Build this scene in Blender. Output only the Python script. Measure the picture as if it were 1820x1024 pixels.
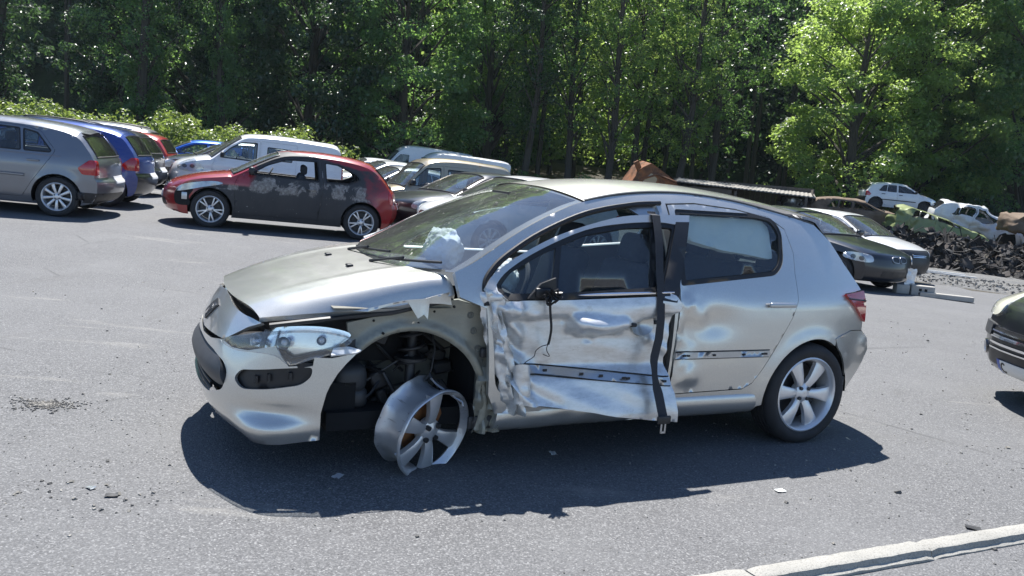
import bpy, bmesh, math, random
import numpy as np
from mathutils import Vector, Matrix
from mathutils.geometry import delaunay_2d_cdt
from mathutils.bvhtree import BVHTree
from math import sin, cos, pi, radians

for o in list(bpy.data.objects):
    bpy.data.objects.remove(o)
SC = bpy.context.scene
COL = SC.collection
random.seed(7)
rng = np.random.default_rng(7)

# ------------------------------------------------------------------ camera, sky, sun, exposure
CAM_F, CAM_PITCH, CAM_ROLL, CAM_H = 1455.0, 0.141, -0.085, 1.505
_f = Vector((0, cos(CAM_PITCH), -sin(CAM_PITCH)))
_r = Vector((1, 0, 0))
_d = _f.cross(_r)
_r2 = cos(CAM_ROLL) * _r + sin(CAM_ROLL) * _d
_d2 = -sin(CAM_ROLL) * _r + cos(CAM_ROLL) * _d
cam = bpy.data.cameras.new('camera')
cam_ob = bpy.data.objects.new('camera', cam)
COL.objects.link(cam_ob)
cam.sensor_width = 36.0
cam.lens = CAM_F / 1820.0 * 36.0
cam.clip_start = 0.05
cam.clip_end = 2000.0
cam_ob.matrix_world = Matrix(((_r2.x, -_d2.x, -_f.x, 0), (_r2.y, -_d2.y, -_f.y, 0), (_r2.z, -_d2.z, -_f.z, CAM_H), (0, 0, 0, 1)))
SC.camera = cam_ob

SUN_DIR = Vector((-0.10, 0.497, 1.0)).normalized()
world = bpy.data.worlds.new('World')
SC.world = world
world.use_nodes = True
wn = world.node_tree
wn.nodes.clear()
w_out = wn.nodes.new('ShaderNodeOutputWorld')
w_bg = wn.nodes.new('ShaderNodeBackground')
w_sky = wn.nodes.new('ShaderNodeTexSky')
w_sky.sky_type = 'NISHITA'
w_sky.sun_disc = False
w_sky.sun_elevation = math.asin(SUN_DIR.z)
w_sky.sun_rotation = math.atan2(SUN_DIR.x, SUN_DIR.y)
w_sky.altitude = 800
w_sky.air_density = 0.9
w_sky.dust_density = 0.0
w_sky.ozone_density = 5.0
w_bg.inputs['Strength'].default_value = 0.09
wn.links.new(w_sky.outputs[0], w_bg.inputs['Color'])
wn.links.new(w_bg.outputs[0], w_out.inputs[0])

sun = bpy.data.lights.new('sun', 'SUN')
sun.energy = 4.6
sun.angle = radians(0.53)
sun.color = (1.0, 0.975, 0.94)
sun_ob = bpy.data.objects.new('sun', sun)
COL.objects.link(sun_ob)
sun_ob.rotation_euler = SUN_DIR.to_track_quat('Z', 'Y').to_euler()
sun_ob.location = (0, 0, 30)

SC.view_settings.view_transform = 'Standard'
SC.view_settings.look = 'None'
SC.view_settings.gamma = 1.0
SC.view_settings.use_curve_mapping = False
SC.view_settings.exposure = 1.05
SC.render.engine = 'CYCLES'
SC.cycles.use_denoising = True
SC.cycles.max_bounces = 8
SC.cycles.transparent_max_bounces = 24
SC.cycles.caustics_reflective = False
SC.cycles.caustics_refractive = False
SC.cycles.sample_clamp_indirect = 4.0

# ------------------------------------------------------------------ material helpers
MATS = {}
class NT:
    def __init__(s, name):
        s.m = bpy.data.materials.new(name)
        s.m.use_nodes = True
        s.t = s.m.node_tree
        s.t.nodes.clear()
        s.out = s.n('ShaderNodeOutputMaterial')
    def n(s, typ, **kw):
        nd = s.t.nodes.new(typ)
        for k, v in kw.items():
            if k.startswith('i_'):
                nd.inputs[k[2:].replace('_', ' ')].default_value = v
            else:
                setattr(nd, k, v)
        return nd
    def l(s, a, b):
        s.t.links.new(a, b)
    def coord(s, which='Object'):
        return s.n('ShaderNodeTexCoord').outputs[which]
    def pos(s):
        return s.n('ShaderNodeNewGeometry').outputs['Position']
    def noise(s, vec, scale, detail=4, rough=.55, dist=0.0):
        nd = s.n('ShaderNodeTexNoise')
        nd.inputs['Scale'].default_value = scale
        nd.inputs['Detail'].default_value = detail
        nd.inputs['Roughness'].default_value = rough
        nd.inputs['Distortion'].default_value = dist
        if vec is not None:
            s.l(vec, nd.inputs['Vector'])
        return nd.outputs['Fac']
    def ramp(s, fac, stops):
        nd = s.n('ShaderNodeValToRGB')
        e = nd.color_ramp.elements
        while len(e) < len(stops):
            e.new(0.5)
        for k, (p, c) in enumerate(stops):
            e[k].position = p
            e[k].color = (c, c, c, 1) if isinstance(c, (int, float)) else (*c, 1)
        s.l(fac, nd.inputs[0])
        return nd.outputs[0]
    def mix(s, fac, a, b, mode='MIX'):
        nd = s.n('ShaderNodeMix', data_type='RGBA', blend_type=mode)
        for k, v in ((0, fac), (6, a), (7, b)):
            sock = nd.inputs[k]
            if isinstance(v, (int, float)):
                sock.default_value = v if k == 0 else (v, v, v, 1)
            elif isinstance(v, tuple):
                sock.default_value = (*v, 1)
            else:
                s.l(v, sock)
        return nd.outputs[2]
    def math(s, op, a, b=0.0, clamp=False):
        nd = s.n('ShaderNodeMath', operation=op, use_clamp=clamp)
        for k, v in enumerate((a, b)):
            if isinstance(v, (int, float)):
                nd.inputs[k].default_value = v
            else:
                s.l(v, nd.inputs[k])
        return nd.outputs[0]
    def sep(s, vec):
        nd = s.n('ShaderNodeSeparateXYZ')
        s.l(vec, nd.inputs[0])
        return nd.outputs
    def scale(s, vec, sc):
        nd = s.n('ShaderNodeMapping')
        nd.inputs['Scale'].default_value = sc
        s.l(vec, nd.inputs[0])
        return nd.outputs[0]
    def bump(s, h, strength, dist):
        nd = s.n('ShaderNodeBump')
        nd.inputs['Strength'].default_value = strength
        nd.inputs['Distance'].default_value = dist
        s.l(h, nd.inputs['Height'])
        return nd.outputs[0]
    def bsdf(s, color=(.5, .5, .5), rough=.5, metal=0.0, normal=None, coat=0.0, spec=.5, **kw):
        b = s.n('ShaderNodeBsdfPrincipled')
        for key, v in (('Base Color', color), ('Roughness', rough), ('Metallic', metal), ('Coat Weight', coat), ('Specular IOR Level', spec)):
            if isinstance(v, tuple):
                b.inputs[key].default_value = (*v, 1)
            elif isinstance(v, (int, float)):
                b.inputs[key].default_value = v
            else:
                s.l(v, b.inputs[key])
        if normal is not None:
            s.l(normal, b.inputs['Normal'])
        for k, v in kw.items():
            b.inputs[k.replace('_', ' ')].default_value = v
        s.l(b.outputs[0], s.out.inputs[0])
        return b
    def done(s, key):
        MATS[key] = s.m
        return s.m

def plain(key, color, rough=.5, metal=0.0, coat=0.0, nscale=0.0, namt=0.25, spec=.5, bump=0.0):
    t = NT(key)
    nrm = None
    if nscale:
        f = t.noise(t.coord(), nscale, 5)
        c = t.mix(f, tuple(max(0, x * (1 - namt)) for x in color), tuple(min(1, x * (1 + namt)) for x in color))
        if bump:
            nrm = t.bump(f, bump, .01)
    else:
        c = color
    t.bsdf(c, rough, metal, nrm, coat, spec)
    return t.done(key)

def paint(key, color, metal=.5, rough=.35, dust=.25, dustcol=(.32, .30, .27), coat=1.0, scratch=0.0):
    """car paint: clear coat over base, with a film of road dust and fine scuffs"""
    t = NT(key)
    p = t.coord()
    n1 = t.noise(p, 1.7, 6, .62)
    n2 = t.noise(t.scale(p, (1.2, 1.2, 5.0)), 5.0, 6, .7)
    n3 = t.noise(p, 260, 2)
    film = t.math('MULTIPLY', t.ramp(t.math('MULTIPLY', n1, n2), [(.14, 0.0), (.42, 1.0)]), dust)
    fl = t.mix(t.ramp(n3, [(.35, 0.0), (.65, 1.0)]), tuple(x * .93 for x in color), tuple(min(1, x * 1.06) for x in color))
    c = t.mix(film, fl, dustcol)
    if scratch:
        s1 = t.noise(t.scale(p, (2.0, 2.0, 26.0)), 6.0, 5, .7)
        c = t.mix(t.math('MULTIPLY', t.ramp(s1, [(.62, 0.0), (.7, 1.0)]), scratch), c, (.5, .49, .46))
    r = t.math('ADD', t.math('MULTIPLY', film, .35), rough)
    m = t.math('MULTIPLY', t.math('SUBTRACT', 1.0, film), metal)
    b = t.bsdf(c, r, m, None, coat)
    b.inputs['Coat Roughness'].default_value = .06
    if coat > .3:
        t.l(t.math('ADD', t.math('MULTIPLY', film, .5), .04), b.inputs['Coat Roughness'])
    return t.done(key)

def glass(key, tint=(.55, .62, .6), rough=.01, dirt_veil=.08, refl=1.0):
    """thin tinted pane: lets light straight through and mirrors by Fresnel"""
    t = NT(key)
    tr = t.n('ShaderNodeBsdfTransparent')
    tr.inputs[0].default_value = (*tint, 1)
    gl = t.n('ShaderNodeBsdfGlossy')
    gl.inputs['Roughness'].default_value = rough
    gl.inputs['Color'].default_value = (refl, refl, refl, 1)
    gm = t.n('ShaderNodeNewGeometry')
    dt = t.n('ShaderNodeVectorMath', operation='DOT_PRODUCT')
    t.l(gm.outputs['Normal'], dt.inputs[0]); t.l(gm.outputs['Incoming'], dt.inputs[1])
    k5 = t.math('POWER', t.math('SUBTRACT', 1.0, t.math('ABSOLUTE', dt.outputs['Value']), True), 5.0)
    f1 = t.math('ADD', t.math('MULTIPLY', k5, .957), .043)
    f2 = t.math('DIVIDE', t.math('MULTIPLY', f1, 2.0), t.math('ADD', f1, 1.0))      # both faces of the pane
    mx = t.n('ShaderNodeMixShader')
    t.l(f2, mx.inputs[0]); t.l(tr.outputs[0], mx.inputs[1]); t.l(gl.outputs[0], mx.inputs[2])
    df = t.n('ShaderNodeBsdfDiffuse')
    df.inputs[0].default_value = (.5, .49, .46, 1)
    p = t.coord()
    f = t.math('MULTIPLY', t.ramp(t.noise(t.scale(p, (1, 1, 2)), 3.0, 6, .65), [(.3, .3), (.75, 1.0)]), dirt_veil)
    m2 = t.n('ShaderNodeMixShader')
    t.l(f, m2.inputs[0]); t.l(mx.outputs[0], m2.inputs[1]); t.l(df.outputs[0], m2.inputs[2])
    t.l(m2.outputs[0], t.out.inputs[0])
    return t.done(key)

def leaf_mat(key, c1, c2, trans, tw=.45, rough=.36):
    t = NT(key)
    g = t.n('ShaderNodeNewGeometry')
    rp = g.outputs['Random Per Island']
    n = t.noise(g.outputs['Position'], .35, 3)
    f = t.math('ADD', t.math('MULTIPLY', rp, .6), t.math('MULTIPLY', n, .45), True)
    c = t.mix(f, c1, c2)
    b = t.bsdf(c, rough, 0, None, 0, .75)
    tl = t.n('ShaderNodeBsdfTranslucent')
    t.l(t.mix(f, tuple(x * .8 for x in trans), trans), tl.inputs[0])
    mx = t.n('ShaderNodeMixShader')
    mx.inputs[0].default_value = tw
    t.l(b.outputs[0], mx.inputs[1]); t.l(tl.outputs[0], mx.inputs[2])
    t.l(mx.outputs[0], t.out.inputs[0])
    return t.done(key)

# ------------------------------------------------------------------ object helpers
def link(name, me, parent=None, mat=None, loc=None, rot=None):
    o = bpy.data.objects.new(name, me)
    COL.objects.link(o)
    if parent is not None:
        o.parent = parent
    if mat is not None and me is not None:
        me.materials.clear()
        me.materials.append(MATS[mat] if isinstance(mat, str) else mat)
    if loc is not None:
        o.location = loc
    if rot is not None:
        o.rotation_euler = rot
    return o

def tag(o, label=None, cat=None, group=None, kind=None):
    if label: o['label'] = label
    if cat: o['category'] = cat
    if group: o['group'] = group
    if kind: o['kind'] = kind
    return o

def empty(name, loc=(0, 0, 0), rz=0.0, rx=0.0, ry=0.0):
    o = bpy.data.objects.new(name, None)
    o.empty_display_size = .2
    COL.objects.link(o)
    o.location = loc
    o.rotation_euler = (rx, ry, rz)
    return o

def mesh(name, verts, faces, smooth=True, sharp=None):
    me = bpy.data.meshes.new(name)
    me.from_pydata([tuple(v) for v in verts], [], faces)
    if smooth:
        me.polygons.foreach_set('use_smooth', [True] * len(me.polygons))
        if sharp:
            me.set_sharp_from_angle(angle=radians(sharp))
    me.update()
    return me

class MB:
    """collects simple solids into one mesh"""
    def __init__(s): s.v, s.f, s.sm = [], [], []
    def add(s, v, f, smooth=False):
        k = len(s.v)
        s.v += [tuple(p) for p in v]
        s.f += [tuple(i + k for i in q) for q in f]
        s.sm += [smooth] * len(f)
        return s
    def box(s, c, d, rot=None, taper=1.0):
        hx, hy, hz = d[0] / 2, d[1] / 2, d[2] / 2
        pts = []
        for z in (-hz, hz):
            k = taper if z > 0 else 1.0
            pts += [Vector((-hx * k, -hy * k, z)), Vector((hx * k, -hy * k, z)), Vector((hx * k, hy * k, z)), Vector((-hx * k, hy * k, z))]
        if rot is not None: pts = [rot @ p for p in pts]
        pts = [p + Vector(c) for p in pts]
        return s.add(pts, [(3, 2, 1, 0), (4, 5, 6, 7), (0, 1, 5, 4), (1, 2, 6, 5), (2, 3, 7, 6), (3, 0, 4, 7)])
    def rbox(s, c, d, r=.02, seg=2, rot=None):
        bm = bmesh.new()
        bmesh.ops.create_cube(bm, size=1)
        bmesh.ops.scale(bm, vec=d, verts=bm.verts)
        bmesh.ops.bevel(bm, geom=bm.edges[:], offset=min(r, min(d) * .49), segments=seg, profile=.5, affect='EDGES')
        pts = [(rot @ v.co if rot is not None else v.co) + Vector(c) for v in bm.verts]
        bm.verts.index_update()
        fs = [tuple(v.index for v in f.verts) for f in bm.faces]
        bm.free()
        return s.add(pts, fs, True)
    def tube(s, pts, r, n=8, cap=True, closed=False):
        pts = [Vector(p) for p in pts]
        rs = r if isinstance(r, (list, tuple)) else [r] * len(pts)
        k0 = len(s.v)
        up = Vector((0, 0, 1))
        prev = None
        V = []
        m = len(pts)
        for i, p in enumerate(pts):
            a = pts[(i - 1) % m] if (closed or i > 0) else p
            b = pts[(i + 1) % m] if (closed or i < m - 1) else p
            t = (b - a)
            t = t.normalized() if t.length > 1e-9 else Vector((0, 0, 1))
            if prev is None:
                q = up if abs(t.dot(up)) < .9 else Vector((1, 0, 0))
                e = (q - t * q.dot(t)).normalized()
            else:
                e = prev - t * prev.dot(t)
                e = e.normalized() if e.length > 1e-6 else prev
            prev = e
            g = t.cross(e)
            for j in range(n):
                th = 2 * pi * j / n
                V.append(p + (e * cos(th) + g * sin(th)) * rs[i])
        Fc = []
        for i in range(m if closed else m - 1):
            for j in range(n):
                a, b = i * n + j, i * n + (j + 1) % n
                c, d = ((i + 1) % m) * n + (j + 1) % n, ((i + 1) % m) * n + j
                Fc.append((a, b, c, d))
        if cap and not closed:
            Fc.append(tuple(range(n - 1, -1, -1)))
            Fc.append(tuple((m - 1) * n + j for j in range(n)))
        return s.add(V, Fc, True)
    def lathe(s, prof, n=32, axis='Y', a0=0.0, a1=2 * pi):
        """prof: list of (radius, along-axis)"""
        full = abs(a1 - a0 - 2 * pi) < 1e-6
        k = n if full else n + 1
        V = []
        for (r, h) in prof:
            for j in range(k):
                th = a0 + (a1 - a0) * j / n
                V.append((r * cos(th), h, r * sin(th)) if axis == 'Y' else (r * cos(th), r * sin(th), h))
        Fc = []
        for i in range(len(prof) - 1):
            for j in range(n):
                j2 = (j + 1) % k
                Fc.append((i * k + j, i * k + j2, (i + 1) * k + j2, (i + 1) * k + j))
        return s.add(V, Fc, True)
    def sheet(s, fn, nu, nv, smooth=True):
        V = [fn(i / nu, j / nv) for i in range(nu + 1) for j in range(nv + 1)]
        Fc = [(i * (nv + 1) + j, (i + 1) * (nv + 1) + j, (i + 1) * (nv + 1) + j + 1, i * (nv + 1) + j + 1) for i in range(nu) for j in range(nv)]
        return s.add(V, Fc, smooth)
    def build(s, name, mat, parent=None, loc=None, rot=None, sharp=40):
        me = bpy.data.meshes.new(name)
        me.from_pydata(s.v, [], s.f)
        me.polygons.foreach_set('use_smooth', s.sm)
        if sharp: me.set_sharp_from_angle(angle=radians(sharp))
        me.update()
        return link(name, me, parent, mat, loc, rot)

# ---------- 2-D outline tools
def rnd(poly, r=.03, k=5):
    """round the corners of an outline; r may be a list"""
    out = []
    n = len(poly)
    for i in range(n):
        p = Vector(poly[i][:2]); a = Vector(poly[i - 1][:2]); b = Vector(poly[(i + 1) % n][:2])
        ri = r[i] if isinstance(r, (list, tuple)) else r
        la, lb = (a - p).length, (b - p).length
        d = min(ri, la * .45, lb * .45)
        if d < 1e-4:
            out.append((p.x, p.y)); continue
        s, e = p + (a - p) / la * d, p + (b - p) / lb * d
        for j in range(k + 1):
            t = j / k
            q = s * (1 - t) ** 2 + p * 2 * t * (1 - t) + e * t * t
            out.append((q.x, q.y))
    return out

def spline(pts, k=6, closed=False):
    """Catmull-Rom through the points"""
    P = [np.array(p, float) for p in pts]
    n = len(P)
    out = []
    for i in range(n if closed else n - 1):
        p1, p2 = P[i], P[(i + 1) % n]
        p0 = P[i - 1] if (closed or i > 0) else 2 * p1 - p2
        p3 = P[(i + 2) % n] if (closed or i + 2 < n) else 2 * p2 - p1
        for j in range(k):
            t = j / k
            out.append(tuple(.5 * (2 * p1 + (p2 - p0) * t + (2 * p0 - 5 * p1 + 4 * p2 - p3) * t * t + (3 * p1 - p0 - 3 * p2 + p3) * t ** 3)))
    if not closed: out.append(tuple(P[-1]))
    return out

def resample(poly, h):
    out = []
    n = len(poly)
    for i in range(n):
        a, b = np.array(poly[i][:2], float), np.array(poly[(i + 1) % n][:2], float)
        m = max(1, int(math.ceil(np.linalg.norm(b - a) / h)))
        for j in range(m):
            out.append(tuple(a + (b - a) * j / m))
    cl = []
    for p in out:
        if not cl or (abs(p[0] - cl[-1][0]) + abs(p[1] - cl[-1][1])) > 1e-5: cl.append(p)
    if len(cl) > 1 and abs(cl[0][0] - cl[-1][0]) + abs(cl[0][1] - cl[-1][1]) < 1e-5: cl.pop()
    return cl

def inside(P, poly):
    """vectorised even-odd test"""
    P = np.asarray(P, float)
    x, y = P[:, 0], P[:, 1]
    q = np.asarray(poly, float)
    r = np.zeros(len(P), bool)
    j = len(q) - 1
    for i in range(len(q)):
        xi, yi, xj, yj = q[i, 0], q[i, 1], q[j, 0], q[j, 1]
        if yi != yj:
            r ^= ((yi > y) != (yj > y)) & (x < (xj - xi) * (y - yi) / (yj - yi) + xi)
        j = i
    return r

def tri2d(poly, h, holes=()):
    outs = [resample(poly, h)] + [resample(q, h) for q in holes]
    V, E = [], []
    for o in outs:
        k = len(V)
        V += o
        E += [(k + i, k + (i + 1) % len(o)) for i in range(len(o))]
    B = np.array(V)
    x0, y0 = B.min(0); x1, y1 = B.max(0)
    gx, gy = np.arange(x0 + h * .5, x1, h), np.arange(y0 + h * .5, y1, h * .87)
    G = np.array([(x + (h * .5 if j % 2 else 0), y) for j, y in enumerate(gy) for x in gx]) if len(gx) and len(gy) else np.zeros((0, 2))
    if len(G):
        ok = inside(G, outs[0])
        for o in outs[1:]: ok &= ~inside(G, o)
        G = G[ok]
    if len(G):
        d2 = np.full(len(G), 1e9)
        for b in B: d2 = np.minimum(d2, ((G - b) ** 2).sum(1))
        G = G[d2 > (h * .5) ** 2]
    allv = [Vector(p) for p in V] + [Vector(p) for p in G]
    vv, ee, ff, *_ = delaunay_2d_cdt(allv, E, [], 0, 1e-6)
    C = np.array([[(vv[a][0] + vv[b][0] + vv[c][0]) / 3, (vv[a][1] + vv[b][1] + vv[c][1]) / 3] for a, b, c in ff])
    ok = inside(C, outs[0])
    for o in outs[1:]: ok &= ~inside(C, o)
    ff = [f for f, k in zip(ff, ok) if k]
    return [(p[0], p[1]) for p in vv], ff

def panel_geo(poly, fn, h=.04, holes=(), thick=.0, flip=False, rim=True):
    """cut an outline out of the surface fn(a,b) -> point, with a folded edge of depth `thick`"""
    vv, ff = tri2d(poly, h, holes)
    P = [Vector(fn(a, b)) for a, b in vv]
    e = 1e-3
    N = []
    for (a, b), p in zip(vv, P):
        n = (Vector(fn(a + e, b)) - p).cross(Vector(fn(a, b + e)) - p)
        n = n.normalized() if n.length > 0 else Vector((0, 0, 1))
        N.append(-n if flip else n)
    my = sum(abs(n.y) for n in N) / max(1, len(N))
    if my > .6 and sum(n.y * p.y for n, p in zip(N, P)) < 0:    # upright body panels face away from the middle
        N = [-n for n in N]
    F_ = [tuple(f) for f in ff]
    # orient to N
    if F_:
        a, b, c = F_[0]
        if (P[b] - P[a]).cross(P[c] - P[a]).dot(N[a]) < 0: F_ = [f[::-1] for f in F_]
    V = list(P)
    sm = [True] * len(F_)
    if thick and rim:
        cnt = {}
        for f in F_:
            for i in range(3):
                a, b = f[i], f[(i + 1) % 3]
                cnt[(a, b)] = 1
        for (a, b) in list(cnt):
            if (b, a) not in cnt:
                k = len(V)
                V += [P[a], P[b], P[b] - N[b] * thick, P[a] - N[a] * thick]
                F_.append((k + 1, k, k + 3, k + 2))
                sm.append(False)
    return V, F_, sm

def panel(name, poly, fn, mat, parent, h=.04, holes=(), thick=.012, flip=False, rim=True):
    V, F_, sm = panel_geo(poly, fn, h, holes, thick, flip, rim)
    me = bpy.data.meshes.new(name)
    me.from_pydata(V, [], F_)
    me.polygons.foreach_set('use_smooth', sm)
    me.update()
    return link(name, me, parent, mat)

def sm_table(xs, ys, sig=.03, lo=None, hi=None):
    """smooth lookup through a polyline"""
    lo = xs[0] if lo is None else lo; hi = xs[-1] if hi is None else hi
    X = np.linspace(lo, hi, 400)
    d = X[1] - X[0]
    m = int(4 * sig / d) + 1
    Xe = np.concatenate([lo - d * np.arange(m, 0, -1), X, hi + d * np.arange(1, m + 1)])
    s0 = (ys[1] - ys[0]) / (xs[1] - xs[0]); s1 = (ys[-1] - ys[-2]) / (xs[-1] - xs[-2])
    Y = np.interp(Xe, xs, ys)
    Y = np.where(Xe < xs[0], ys[0] + s0 * (Xe - xs[0]), np.where(Xe > xs[-1], ys[-1] + s1 * (Xe - xs[-1]), Y))
    K = np.exp(-.5 * (np.arange(-m, m + 1) * d / sig) ** 2); K /= K.sum()
    Y = np.convolve(Y, K, 'same')[m:-m]
    def f(x):
        t = (x - lo) / (hi - lo) * 399
        i = int(min(max(t, 0), 398))
        return float(Y[i] + (Y[i + 1] - Y[i]) * (t - i))
    return f

def smst(t):
    t = min(max(t, 0), 1)
    return t * t * (3 - 2 * t)

def vnoise(p, s=1.0):
    from mathutils import noise as nz
    return nz.noise(Vector(p) * s)

def ground_z(x, y):
    t = min(max((y - 8.0) / 6.0, 0.0), 1.0)
    t = t * t * (3 - 2 * t)
    k = -.028 * x * t
    k = max(-.5, min(.45, k))
    d = min(max((y - 16.0) / 5.0, 0.0), 1.0)
    k -= .17 * d * math.exp(-((x + 2.5) / 3.0) ** 2)
    # bank that carries the wood
    b = max(0.0, (y - 50.0)) * .16
    return k + b

def inset(poly, d):
    """shrink an outline by d (approximate, per vertex)"""
    P = [Vector(p[:2]) for p in poly]
    n = len(P)
    area = sum(P[i].x * P[(i + 1) % n].y - P[(i + 1) % n].x * P[i].y for i in range(n))
    s = 1 if area > 0 else -1
    out = []
    for i in range(n):
        a, b, c = P[i - 1], P[i], P[(i + 1) % n]
        n1 = Vector((-(b - a).y, (b - a).x)); n2 = Vector((-(c - b).y, (c - b).x))
        m = (n1.normalized() if n1.length else n1) + (n2.normalized() if n2.length else n2)
        if m.length < 1e-6: out.append((b.x, b.y)); continue
        m.normalize()
        k = max(.4, m.dot(n1.normalized() if n1.length else m))
        q = b + m * (s * d / k)
        out.append((q.x, q.y))
    return out

# ------------------------------------------------------------------ materials
paint('silver_paint', (.64, .632, .598), .82, .34, .14, (.45, .44, .41), scratch=.06)
t = NT('bare_dented'); p = t.coord()       # scraped paint of the stoved-in door
n1 = t.noise(t.scale(p, (3.0, 3.0, 9.0)), 4.0, 8, .72)
rt = t.n('ShaderNodeMapping'); rt.inputs['Rotation'].default_value = (0, radians(-38), 0); rt.inputs['Scale'].default_value = (2.2, 2.2, 34.0); t.l(p, rt.inputs[0])
n2 = t.noise(rt.outputs[0], 3.0, 6, .72)
rt2 = t.n('ShaderNodeMapping'); rt2.inputs['Rotation'].default_value = (0, radians(6), 0); rt2.inputs['Scale'].default_value = (1.6, 2.2, 46.0); t.l(p, rt2.inputs[0])
n4 = t.noise(rt2.outputs[0], 3.0, 6, .72)
n3 = t.noise(p, 8, 6, .7)
c = t.mix(t.ramp(n1, [(.38, 0.0), (.60, 1.0)]), (.65, .65, .63), (.80, .80, .79))
c = t.mix(t.ramp(n2, [(.655, 0.0), (.70, .8)]), c, (.16, .15, .14))
c = t.mix(t.ramp(n4, [(.64, 0.0), (.70, .5)]), c, (.24, .22, .20))
c = t.mix(t.ramp(n3, [(.60, 0.0), (.74, .5)]), c, (.36, .30, .22))
t.bsdf(c, t.ramp(n1, [(.3, .30), (.7, .52)]), .62, t.bump(n1, .08, .004), .2); t.done('bare_dented')
paint('primer_olive', (.31, .30, .24), .35, .45, .6, (.22, .20, .17), coat=.25)
plain('apron_dirty', (.17, .165, .14), .7, .2, nscale=5, namt=.5)
plain('black_plastic', (.018, .018, .02), .45, nscale=30, namt=.3)
plain('grey_plastic', (.05, .052, .056), .5, nscale=20, namt=.3)
plain('dark_void', (.012, .012, .013), .9)  # near-black stands in for shade inside arches, hollows and under floors
plain('rubber', (.022, .022, .023), .75, nscale=18, namt=.4)
plain('seal_rubber', (.012, .012, .013), .55)
plain('tyre', (.026, .026, .028), .78, nscale=12, namt=.5, bump=.2)
plain('alloy', (.72, .72, .73), .34, .6, .3, nscale=8, namt=.12)
plain('alloy_dark', (.14, .14, .15), .5, .6, nscale=9, namt=.4)
t = NT('alloy_scraped'); p = t.coord()
n1 = t.noise(t.scale(p, (26, 3, 26)), 2.4, 6, .7); n2 = t.noise(p, 12, 5)
c = t.mix(t.ramp(n1, [(.60, 0.0), (.68, .7)]), (.70, .70, .71), (.24, .22, .21))
t.bsdf(c, t.ramp(n2, [(.3, .3), (.7, .55)]), .7, t.bump(n1, .12, .002)); t.done('alloy_scraped')
plain('rust_disc', (.30, .13, .05), .75, .2, nscale=14, namt=.5)
plain('steel', (.45, .45, .46), .4, .9, nscale=10, namt=.3)
plain('chrome', (.8, .8, .82), .12, 1.0)
plain('dark_metal', (.06, .06, .062), .55, .6, nscale=9, namt=.5)
plain('seat_cloth', (.045, .047, .055), .9, nscale=40, namt=.35)
plain('dash', (.03, .031, .034), .7, nscale=60, namt=.3)
plain('roof_lining', (.42, .41, .39), .95, nscale=12, namt=.12)
plain('webbing', (.028, .029, .034), .8, nscale=60, namt=.35)
t = NT('airbag'); p = t.coord()
n1 = t.noise(p, 9, 6, .6)
b = t.bsdf(t.mix(n1, (.66, .70, .68), (.82, .84, .82)), .85, 0, t.bump(n1, .5, .02)); t.done('airbag')
glass('glass', (.78, .85, .84), .006, .035)
glass('glass_screen', (.78, .84, .88), .006, .11)  # heavier film paints a pale veil in place of sky reflection
glass('glass_dark', (.22, .28, .30), .008, .05)
glass('lens', (.90, .92, .93), .03, .24)
glass('lens_hazed', (.80, .82, .78), .12, .35)
t = NT('lamp_red'); p = t.coord()
w = t.n('ShaderNodeTexWave', bands_direction='Z'); w.inputs['Scale'].default_value = 40; t.l(p, w.inputs['Vector'])
t.bsdf(t.mix(t.math('MULTIPLY', w.outputs['Fac'], .5), (.50, .010, .014), (.22, .004, .008)), .16, 0, None, 1.0); t.done('lamp_red')
plain('lamp_amber', (.75, .22, .02), .2, coat=1.0)
plain('lamp_clear', (.72, .74, .76), .2, .4, 1.0, nscale=20, namt=.3)
plain('lens_cream', (.80, .78, .66), .12, 0, 1.0, nscale=6, namt=.1)
plain('reflector', (.86, .87, .88), .18, .95, nscale=14, namt=.1)
plain('white_plate', (.8, .8, .78), .4)
plain('plate_blue', (.02, .08, .42), .4)
plain('ink', (.01, .01, .012), .5)
paint('white_paint', (.78, .79, .80), 0, .4, .22)
paint('white_dirty', (.72, .73, .73), 0, .45, .45, (.34, .32, .29))
paint('grey_paint', (.20, .21, .235), .75, .33, .25, (.25, .24, .23))
paint('blue_dark_paint', (.015, .05, .27), .4, .3, .18)
paint('blue_bright_paint', (.01, .14, .62), .35, .3, .1)
paint('black_paint', (.006, .007, .012), 0, .3, .10, (.10, .10, .11), coat=.6)
paint('charcoal_paint', (.035, .038, .045), .5, .3, .25, (.18, .18, .17))
paint('red_paint', (.42, .018, .018), .15, .35, .15)
paint('silver2_paint', (.48, .50, .52), .85, .3, .25)
paint('gold_paint', (.36, .30, .21), .7, .35, .3)
paint('green_paint', (.20, .25, .08), .2, .5, .5, (.20, .18, .13), coat=.4)
paint('navy_paint', (.02, .028, .05), .5, .3, .25)
t = NT('scorched_red'); p = t.coord(); xyz = t.sep(p)   # half burnt paint: red at nose, roof and tail
n1 = t.noise(p, 1.6, 6, .6); n2 = t.noise(t.scale(p, (1, 1, .7)), 3.6, 9, .62, .5); n3 = t.noise(p, 20, 5, .7)
ax = t.math('ABSOLUTE', t.math('ADD', xyz[0], -.05))
v = t.math('ADD', t.math('SUBTRACT', 1.25, t.math('MULTIPLY', ax, .60)), t.math('MULTIPLY', t.math('SUBTRACT', n1, .5), .7))
zt = t.math('MULTIPLY', t.math('MAXIMUM', t.math('SUBTRACT', xyz[2], 1.20), 0.0), 4.2)
bonm = t.math('MULTIPLY', t.ramp(t.math('ADD', xyz[0], t.math('MULTIPLY', n1, .3)), [(.72, 0.0), (.84, 1.0)]), t.ramp(t.math('ADD', xyz[2], t.math('MULTIPLY', n2, .06)), [(.76, 0.0), (.80, 1.0)]))
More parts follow.
